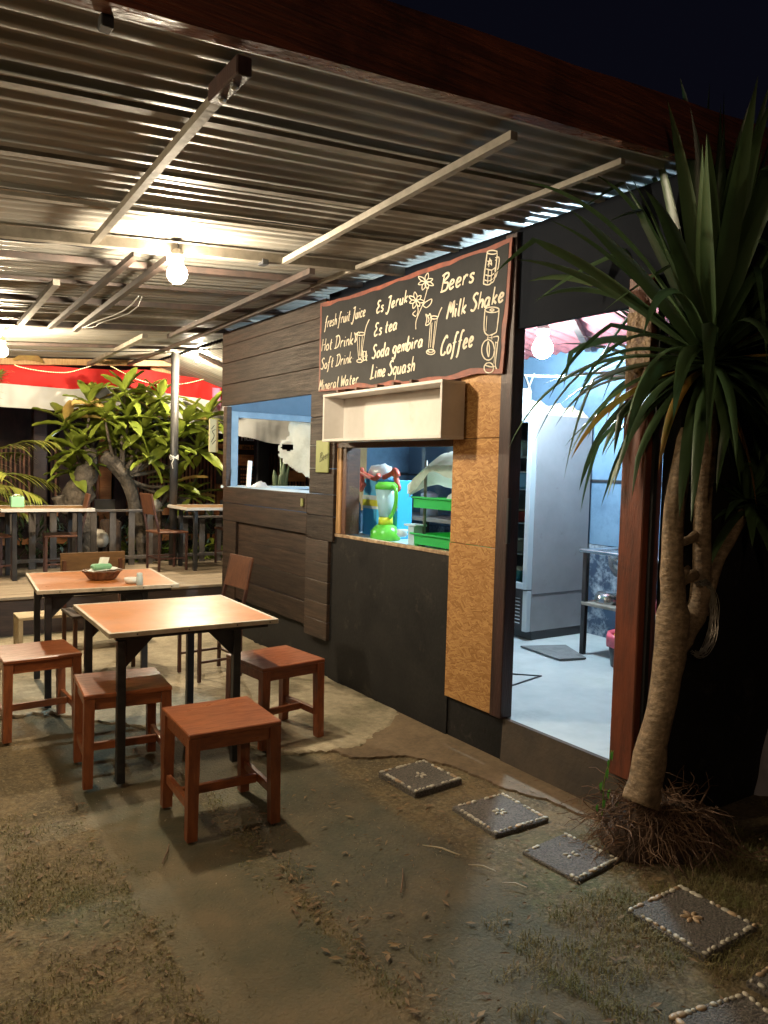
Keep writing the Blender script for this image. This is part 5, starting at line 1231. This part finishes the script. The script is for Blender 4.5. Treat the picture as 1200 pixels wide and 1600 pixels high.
tips = [(120, 690, 0), (105, 650, .1), (140, 620, 0), (165, 640, -.1), (195, 600, 0), (200, 640, -.15), (225, 660, -.1), (250, 610, 0), (230, 700, -.1), (265, 680, -.15), (290, 650, -.1), (310, 690, -.1), (240, 640, .2), (275, 740, .05), (180, 680, .1), (150, 660, .3), (325, 640, .05), (300, 760, .2), (110, 720, .2), (215, 620, .25)]
for (x, y, dy) in tips:
    s = Q(190, 745) if x > 150 else Q(135, 720, .1); e = Q(x, y + TD, dy); mid = (Vector(s) + Vector(e)) / 2 + Vector((0, .05, -.06))
    g.tube(spline([s, mid, e], 4), [.03 - .002 * i for i in range(9)], 7)
g.tube(spline([Q(215, 820), Q(245, 800, .1), Q(275, 745, .05)], 4), .03, 8)
g.obj('trunk', MT['bark'], PT, smooth=True)
LM = []
for k_ in range(3):
    g = G(); L, W = .35, .125 + .012 * k_
    def lf(u, v):
        t = u; w_ = W * (math.sin(math.pi * min(1, t * .93 + .03) ** 1.25) ** .75) / 2
        s = (v - .5) * 2
        return (L * t, s * w_, -.10 * t * t * (1 + .4 * k_) + .025 * abs(s) + .006 * math.sin(t * 22) * abs(s))
    g.grid(lf, 10, 4); LM.append(g.mesh('leaf', MT['leaf'], True))
LMy = LM[0].copy(); LMy.materials.clear(); LMy.materials.append(MT['leafy'])
rl = random.Random(11); cnt = 0
for ti, (x, y, dy) in enumerate(tips):
    c = Vector(Q(x, y + TD, dy)); nl = 14
    for k_ in range(nl):
        az = k_ * 2.399 + rl.uniform(-.3, .3); el = rad(75 - 105 * (k_ / nl) + rl.uniform(-12, 12))
        o = link('leaf', rl.choice(LM) if rl.random() > .035 else LMy, PT)
        s_ = rl.uniform(.8, 1.18)
        o.location = c + Vector((0, 0, .06 * (1 - k_ / nl))); o.rotation_euler = (rl.uniform(-.4, .4), -el, az); o.scale = (s_, s_, s_); cnt += 1
# ---------------------------------------------------------------- palm at left
PM = thing('palm', 'feathery yellow green palm fronds at the left edge behind the railing', 'palm', (.9, 9.6, 0))
def frond(c, az, el, L, droop, seed):
    r_ = random.Random(seed); g = G(); d = Vector((math.cos(az) * math.cos(el), math.sin(az) * math.cos(el), math.sin(el))); p = Vector(c); pts = [p.copy()]; ds = []
    for i in range(26):
        ds.append(d.copy()); p = p + d * L / 26; pts.append(p.copy()); d = (d + Vector((0, 0, -droop / 26))).normalized()
    g.tube(pts, [.009 * (1 - i / 30) for i in range(27)], 6)
    for i in range(4, 26):
        sd = ds[i].cross(Vector((0, 0, 1))).normalized(); ll = .30 * math.sin(math.pi * (i / 28)) ** .6 * L / .9
        for s in (-1, 1):
            dd = (ds[i] * .8 + sd * s * 1.0 + Vector((0, 0, r_.uniform(-.3, .15)))).normalized(); q = pts[i].copy(); w_ = .015; up_ = Vector((0, 0, 1)).cross(dd).normalized()
            vs = []
            for k_ in range(5):
                t = k_ / 4; ww = w_ * (1 - t ** 2) + .001; vs += [q - up_ * ww, q + up_ * ww]; q = q + dd * ll / 4; dd = (dd + Vector((0, 0, -.22))).normalized()
            g.add(vs, [(2 * k_, 2 * k_ + 1, 2 * k_ + 3, 2 * k_ + 2) for k_ in range(4)])
    g.obj('frond', MT['palm'], PM)
pc = (.80, 9.45, 1.15)
for k_, (az, el, L, dr) in enumerate(((-10, 62, 1.3, 1.6), (10, 40, 1.15, 1.3), (-30, 30, 1.0, 1.2), (35, 55, 1.2, 1.4), (170, 60, 1.3, 1.5), (100, 70, 1.3, 1.0), (-60, 50, 1.0, 1.5), (15, 20, .9, 1.0), (220, 35, 1.1, 1.2), (5, 80, 1.5, 1.3), (-15, 8, .8, .9))):
    frond(pc, rad(az), rad(el), L, dr, k_)
g = G(); g.tube([(.80, 9.45, 0), (.78, 9.45, .6), (.80, 9.45, 1.17)], [.06, .05, .035], 10, True, .2); g.obj('trunk', MT['bark'], PM, smooth=True)
# long drooping leaf at upper left near the bulb
g = G(); pts = spline([aty(-10, 535, 7.4), aty(8, 515, 7.4), aty(20, 500, 7.4), aty(27, 496, 7.4)], 5)
vs = []
for i, p in enumerate(pts):
    w_ = .035 * math.sin(math.pi * (i + .6) / (len(pts) + .2)); vs += [p + Vector((0, .01, w_)), p + Vector((0, -.01, -w_))]
g.add(vs, [(2 * i, 2 * i + 1, 2 * i + 3, 2 * i + 2) for i in range(len(pts) - 1)])
props(g.obj('hanging_leaf', MT['palm'], None, smooth=True), 'single broad leaf poking in at the left edge beneath the roof', 'leaf')
g = G(); pts = spline([aty(20, 562, 9.6), aty(40, 556, 9.6), aty(55, 558, 9.6), aty(68, 566, 9.6)], 5); vs = []
for i, p in enumerate(pts):
    w_ = .05 * math.sin(math.pi * (i + .6) / (len(pts) + .2)); vs += [p + Vector((0, .01, w_)), p + Vector((0, -.01, -w_))]
g.add(vs, [(2 * i, 2 * i + 1, 2 * i + 3, 2 * i + 2) for i in range(len(pts) - 1)])
props(g.obj('fallen_leaf', MT['leafy'], None, smooth=True), 'yellowed leaf caught on top of the red flag', 'leaf')
# low bright plants behind the railing
rl = random.Random(21)
for k_, (x, y) in enumerate(((212, 885), (240, 885), (300, 888), (322, 886), (340, 882), (262, 888), (185, 886))):
    c = aty(x, y + 4, 9.75); c.z = .12; t = thing('low_shrub', 'low plant', 'shrub', tuple(c), 0, 'low bright green plants behind the railing')
    t['label'] = ['bright low plant left of the column, second from it', 'bright low plant just left of the column', 'bright low plant right of the column', 'bright low plant below the right deck table', 'bright low plant at the end of the plank wall', 'small low plant right behind the column', 'small low plant under the plumeria trunk'][k_]
    for j in range(16):
        o = link('leaf', LM[j % 3], t); az = j * 2.4; o.location = c + Vector((rl.uniform(-.09, .09), rl.uniform(-.05, .05), rl.uniform(.15, .38))); s_ = rl.uniform(.35, .55)
        o.rotation_euler = (rl.uniform(-.4, .4), rad(-rl.uniform(0, 70)), az); o.scale = (s_, s_, s_)
    g = G()
    for j in range(5): g.tube([(c.x + rl.uniform(-.03, .03), c.y, .0), (c.x + rl.uniform(-.08, .08), c.y, .35)], .005, 5)
    g.obj('stem', MT['lowleaf'], t)
# pale rock and roots behind the railing
for (x, y, s_, lb) in ((152, 840, .15, 'pale rock behind the railing between the plumeria trunks'), (240, 788, .10, 'pale rounded rock on the plumeria root by the column')):
    c = aty(x, y, 9.55); g = G(); g.lathe([(.0001, -1), (.7, -.8), (1, -.2), (.9, .4), (.5, .8), (.0001, .95)], (0, 0, 0), 14)
    g.v = [(c.x + s_ * x_ * (1 + .9 * noise.noise((x_ * 1.6, y_ * 2, z_ * 1.6))), c.y + s_ * y_, c.z + s_ * z_ * .8 * (1 + .3 * noise.noise((z_ * 3, x_ * 2, 1)))) for x_, y_, z_ in g.v]
    props(g.obj('rock', MT['rock'], None, smooth=True), lb, 'rock')
g = G(); g.box(2.4, 2.62, 9.5, 9.7, 0, .86, .03); g.box(2.93, 3.12, 9.5, 9.7, 0, .98, .03)
props(g.obj('stone_pedestal', MT['soil'], None), 'dark earthen bank behind the railing carrying the pale rocks', 'bank')
# dense dark planting behind, ground cover
rg = random.Random(4); g = G()
for i in range(2600):
    x = rg.uniform(-.6, 5.5); y = rg.uniform(9.9, 10.7); z = rg.uniform(0, .8); L = rg.uniform(.08, .2); a_ = rg.uniform(0, 6.28); e_ = rg.uniform(-.3, 1.2); w_ = rg.uniform(.008, .022)
    d = Vector((math.cos(a_) * math.cos(e_), math.sin(a_) * math.cos(e_), math.sin(e_))); s = Vector((-math.sin(a_), math.cos(a_), 0)) * w_; p = Vector((x, y, z))
    g.add([p, p + d * L * .5 + s, p + d * L, p + d * L * .5 - s], [(0, 1, 2, 3)])
props(g.obj('undergrowth', MT['lowleaf' if False else 'strap'], None, kind='stuff'), 'dark undergrowth of thin leaves behind the railing', 'undergrowth')

# ---------------------------------------------------------------- neighbouring facade
FA = thing('neighbour_house', 'dark wooden neighbouring shop front with bamboo slats and orange boards, behind the trees', 'house', (2, 12.5, 0))
NY = 12.4
g = G(); g.box(-6, 14, NY + .1, NY + .2, 0, 4.2); g.obj('back_panel', MT['facade'], FA)
z_s0 = aty(300, 792, NY).z; z_s1 = aty(300, 735, NY).z
x = 0.2; slm = []
g = G(); g.box(-.014, .014, -.012, .012, z_s0, z_s1 + .30); sm_ = g.mesh('slat', MT['slat'])
while x < 9.5:
    o = link('slat', sm_, FA); o.location = (x + rg.uniform(-.006, .006), NY + .03, rg.uniform(-.03, .03)); x += .062
for z_, h_ in ((z_s0 - .13, .12), (z_s0 - .55, .10)):
    xx = 1.0
    while xx < 9.5:
        g = G(); g.box(xx, xx + 1.18, NY - .05, NY - .01, z_, z_ + h_, .004); g.obj('board', MT['orangeboard'], FA); xx += 1.2
for px_ in (100, 163, 186, 345):
    q = aty(px_, 760, NY); g = G(); g.box(q.x - .09, q.x + .09, NY - .08, NY - .06 + .04, .4, 2.4, .004); g.obj('upright', MT['orangeboard'] if px_ in (163, 345) else MT['facade'], FA)
for (a, b) in ((85, 115), (60, 62)):
    q = aty(62, 600, 11.5)
g = G(); q = aty(62, 600, 11.6); g.box(q.x - .09, q.x + .09, 11.55, 11.7, 0, 3.4, .01); g.obj('column', MT['deckside'], FA)
g = G(); q = aty(410, 700, 11.4); g.box(q.x - .11, q.x + .11, 11.35, 11.5, 0, 3.4, .02); g.obj('column', MT['dark'], FA)
# sign boards
SG = thing('shop_sign', 'dark sign with round orange logos above stacked orange name boards, beyond the hatch opening', 'sign', (5, 12, 1.5))
SY = 12.2
def sg(x, y, Y=SY): return aty(x, y, Y)
a = sg(340, 667); b = sg(402, 757)
g = G(); g.box(a.x, b.x, SY, SY + .05, b.z, a.z + .1, .004); g.obj('back_board', mat('sign_black', (.022, .014, .012), .5), SG)
for (x0_, y0_, x1_, y1_) in ((338, 693, 400, 703), (338, 709, 400, 728)):
    a = sg(x0_, y0_); b = sg(x1_, y1_); g = G(); g.box(a.x, b.x, SY - .03, SY - .003, b.z, a.z, .003); g.obj('name_board', MT['orangeboard'], SG)
def textobj(s, size, loc, m, par, nm='lettering', ext=.002, bold=0):
    cu = bpy.data.curves.new('text', 'FONT'); cu.body = s; cu.size = size; cu.extrude = ext; cu.align_x = 'LEFT'; cu.offset = bold
    o = bpy.data.objects.new('text', cu); C.objects.link(o)
    me = bpy.data.meshes.new_from_object(o.evaluated_get(bpy.context.evaluated_depsgraph_get())); bpy.data.objects.remove(o)
    me.materials.clear(); me.materials.append(m)
    me.transform(Matrix.Translation(loc) @ Matrix.Rotation(rad(90), 4, 'X')); return link(nm, me, par)
a = sg(376, 688); textobj('ricans', .145, (a.x, SY - .012, a.z), MT['wplastic'], SG, bold=.004)
a = sg(377, 701); textobj('able Here', .085, (a.x, SY - .034, a.z), MT['ink'], SG, bold=.002)
a = sg(377, 716); textobj('about', .07, (a.x, SY - .034, a.z), MT['frame_red'], SG)
a = sg(376, 725); textobj('eft room', .07, (a.x, SY - .034, a.z), MT['frame_red'], SG)
for (y_, n_) in ((733, 9), (742, 10), (747, 9), (753, 8)):
    a = sg(376, y_); g = G()
    for k_ in range(n_): g.box(a.x + k_ * .04, a.x + k_ * .04 + .026, SY - .008, SY - .001, a.z - .012, a.z + .016)
    g.obj('small_print', MT['orangeboard'], SG)
for x_, m_ in ((372.5, 'redtoy'), (379, 'redtoy'), (387, 'wplastic')):
    a = sg(x_, 676); g = G(); g.tube([(a.x + .045 * math.cos(t), SY - .01, a.z + .05 * math.sin(t)) for t in [i * math.pi / 8 for i in range(17)]], .012, 6, False)
    g.box(a.x - .014, a.x + .014, SY - .012, SY - .002, a.z - .014, a.z + .014); g.obj('round_logo', MT[m_], SG)
# grey chair backs beyond the rail, warm boards at right
for k_, (x0_, x1_, y0_, y1_) in enumerate(((148, 180, 780, 800), (345, 352, 781, 800), (322, 334, 786, 806), (276, 296, 780, 792))):
    a = aty(x0_, y0_, 10.9); b = aty(x1_, y1_, 10.9)
    t = thing('garden_chair', ['grey chair back beyond the railing between the plumeria trunks', 'grey chair back beyond the railing at the end of the plank wall', 'grey chair back beyond the railing under the right deck table', 'grey chair back beyond the railing right of the column'][k_], 'chair', ((a.x + b.x) / 2, 10.9, 0), 0, 'grey chairs beyond the railing')
    g = G(); g.box(a.x, b.x, 10.9, 10.93, b.z, a.z, .006); g.obj('backrest', MT['greybench'], t)
    for xx in (a.x + .02, b.x - .02):
        g = G(); g.box(xx - .015, xx + .015, 10.935, 10.96, 0, b.z + .1); g.obj('leg', MT['blacksteel'], t)
a = aty(450, 762, 10.6); b = aty(490, 738, 10.6)
g = G(); g.box(aty(443, 740, 11).x, aty(478, 740, 11).x, 11, 11.05, aty(443, 752, 11).z, aty(443, 735, 11).z, .004); props(g.obj('orange_plank', MT['orangeboard'], None), 'orange plank beyond the far kitchen opening', 'plank')
# aloe-like plant seen through the hatch
AL = thing('snake_plant', 'upright grey green plant seen through the hatch opening', 'plant', (4.3, 7.9, DZ))
c = aty(437, 768, 7.7)
for k_ in range(7):
    g = G(); bx0 = c.x + rg.uniform(-.05, .05); tp_ = Vector((bx0 + rg.uniform(-.10, .08), 7.7 + rg.uniform(-.05, .05), 1.75 - rg.uniform(0, .3)))
    g.tube([(bx0, 7.7, 1.15), ((bx0 + tp_.x) / 2, 7.7, 1.45), tuple(tp_)], [.03, .028, .004], 6); g.obj('leaf', mat('grey_leaf', (.10, .14, .08), .5) if k_ == 0 else bpy.data.materials['grey_leaf'], AL, smooth=True)
g = G(); g.lathe([(.09, 0), (.12, .5), (.12, .79), (.10, .79)], (c.x, 7.7, DZ), 14); g.obj('pot', MT['dark'], AL)
# ---------------------------------------------------------------- grass, litter, twigs, grit
rg = random.Random(8); g = G()
def blade(x, y, z, L, m_=0):
    a_ = rg.uniform(0, 6.28); ln = rg.uniform(.1, 1.2); w_ = rg.uniform(.0008, .0018); b_ = a_ + 1.57
    s = Vector((math.cos(b_) * w_, math.sin(b_) * w_, 0)); d = Vector((math.cos(a_) * ln, math.sin(a_) * ln, 1)).normalized(); p = Vector((x, y, z))
    q = p + d * L * .6; e = q + (d + Vector((math.cos(a_) * .7, math.sin(a_) * .7, -.5))).normalized() * L * .5
    g.add([p - s, p + s, q + s * .8, q - s * .8, e], [(0, 1, 2, 3), (3, 2, 4)])
n_ = 0
while n_ < 36000:
    x = rg.uniform(1.45, 4.0); y = rg.uniform(.75, 1.95)
    dens = noise.noise((x * 2.2, y * 2.2, 1)) + .5 * noise.noise((x * 8, y * 8, 2)) + (.25 if x > 1.75 else -.3) - (max(0, y - 1.65) * 1.2)
    if dens < rg.uniform(-.1, .5): n_ += .2; continue
    if any(abs(x - a) < s / 2 - .01 and abs(y - b) < s / 2 - .01 for a, b, s, _ in tiles): continue
    blade(x, y, gz(x, y) - .008, rg.uniform(.014, .046)); n_ += 1
n_ = 0
while n_ < 26000:
    x = rg.uniform(-.4, .80); y = rg.uniform(.9, 3.6)
    if noise.noise((x * 3, y * 3, 4)) + .5 * noise.noise((x * 9, y * 9, 2)) < rg.uniform(-.2, .5): n_ += .2; continue
    blade(x, y, gz(x, y) - .008, rg.uniform(.008, .026)); n_ += 1
n_ = 0
while n_ < 3500:
    x = rg.gauss(1.31, .05) if rg.random() < .6 else rg.gauss(.80, .05); y = rg.uniform(1.1, 3.4)
    if noise.noise((x * 9, y * 5, 4)) < 0: n_ += .2; continue
    blade(x, y, gz(x, y) - .006, rg.uniform(.006, .016)); n_ += 1
g.obj('grass', MT['grass'], kind='stuff')
g = G()
for i in range(2600):
    if rg.random() < .58: x = rg.uniform(-.4, .84); y = rg.uniform(.9, 3.6)
    else: x = rg.choice((rg.gauss(1.33, .06), rg.uniform(1.3, 3.0), rg.uniform(1.3, 3.0))); y = rg.uniform(1.0, 3.2)
    z = gz(x, y) + .003; a_ = rg.uniform(0, 6.28); L = rg.choice((.012, .016, .02, .03, .042)) * rg.uniform(.8, 1.2); w_ = L * rg.uniform(.12, .40); c_, s_ = math.cos(a_), math.sin(a_); h_ = rg.uniform(.001, .006)
    f = lambda u, v, k: (x + c_ * u - s_ * v, y + s_ * u + c_ * v, z + k)
    g.add([f(-L / 2, 0, 0), f(0, w_ / 2, h_), f(L / 2, 0, h_ * .5), f(0, -w_ / 2, h_ * .3)], [(0, 1, 2), (0, 2, 3)])
g.obj('leaf_litter', MT['litter'], kind='stuff')
g = G()
for i in range(2600):
    x = rg.uniform(-.4, 3.2); y = rg.uniform(.9, 4.4); r_ = rg.choice((.0012, .0016, .002, .0032)); z = gz(x, y) - .004
    
    g.add([(x - r_, y, z), (x, y - r_, z), (x + r_, y, z), (x, y + r_, z), (x, y, z + r_ * 1.6)], [(0, 1, 4), (1, 2, 4), (2, 3, 4), (3, 0, 4)])
g.obj('grit', MT['conc'], kind='stuff')
tw = [((1.98, 2.30), (1.90, 2.44)), ((2.02, 2.13), (1.96, 2.22)), ((2.04, 1.98), (1.98, 2.05)), ((1.62, 2.2), (1.72, 2.33)), ((.95, 2.85), (1.02, 2.98))]
for k_, (a, b) in enumerate(tw):
    g = G(); a = Vector((*a, .010)); b = Vector((*b, .012)); g.tube([a, (a + b) / 2 + Vector((.008, .004, .004)), b], [.0028, .0036, .0018], 5)
    props(g.obj('twig', MT['bench'] if k_ < 3 else MT['root'], None), ['pale twig on the ground nearest the second stepping tile', 'short pale twig beside the third stepping tile', 'pale splinter at the edge of the grass', 'thin curved twig left of the doorway light patch', 'thin brown twig left of the front stool'][k_], 'twig', 'small twigs lying on the ground')
# thin dark background trees far off
rg = random.Random(31)
for k_ in range(5):
    x = (-9, -5.5, 12, 15, 19)[k_]; y = (20, 24, 18, 24, 21)[k_]
    t = thing('background_tree', ['dark tree silhouette far behind the left of the porch', 'second dark tree far behind the porch roof', 'dark tree far off right of the kitchen', 'tall dark tree far off at the right', 'dark tree at the far right distance'][k_], 'tree', (x, y, 0))
    g = G(); g.tube([(x, y, 0), (x + .1, y, 1.6), (x, y, 3)], [.18, .13, .05], 8); g.obj('trunk', MT['bark'], t)
    g = G()
    for i in range(700):
        v_ = Vector((rg.gauss(0, 1), rg.gauss(0, 1), rg.gauss(0, .9))).normalized() * rg.uniform(.5, 1.5); p = Vector((x, y, 3)) + v_; q = Vector((rg.uniform(-1, 1), rg.uniform(-1, 1), rg.uniform(-1, 1))) * .16; r2 = q.orthogonal().normalized() * .07
        g.add([p - q, p + r2, p + q, p - r2], [(0, 1, 2, 3)])
    g.obj('crown', MT['strap'], t)
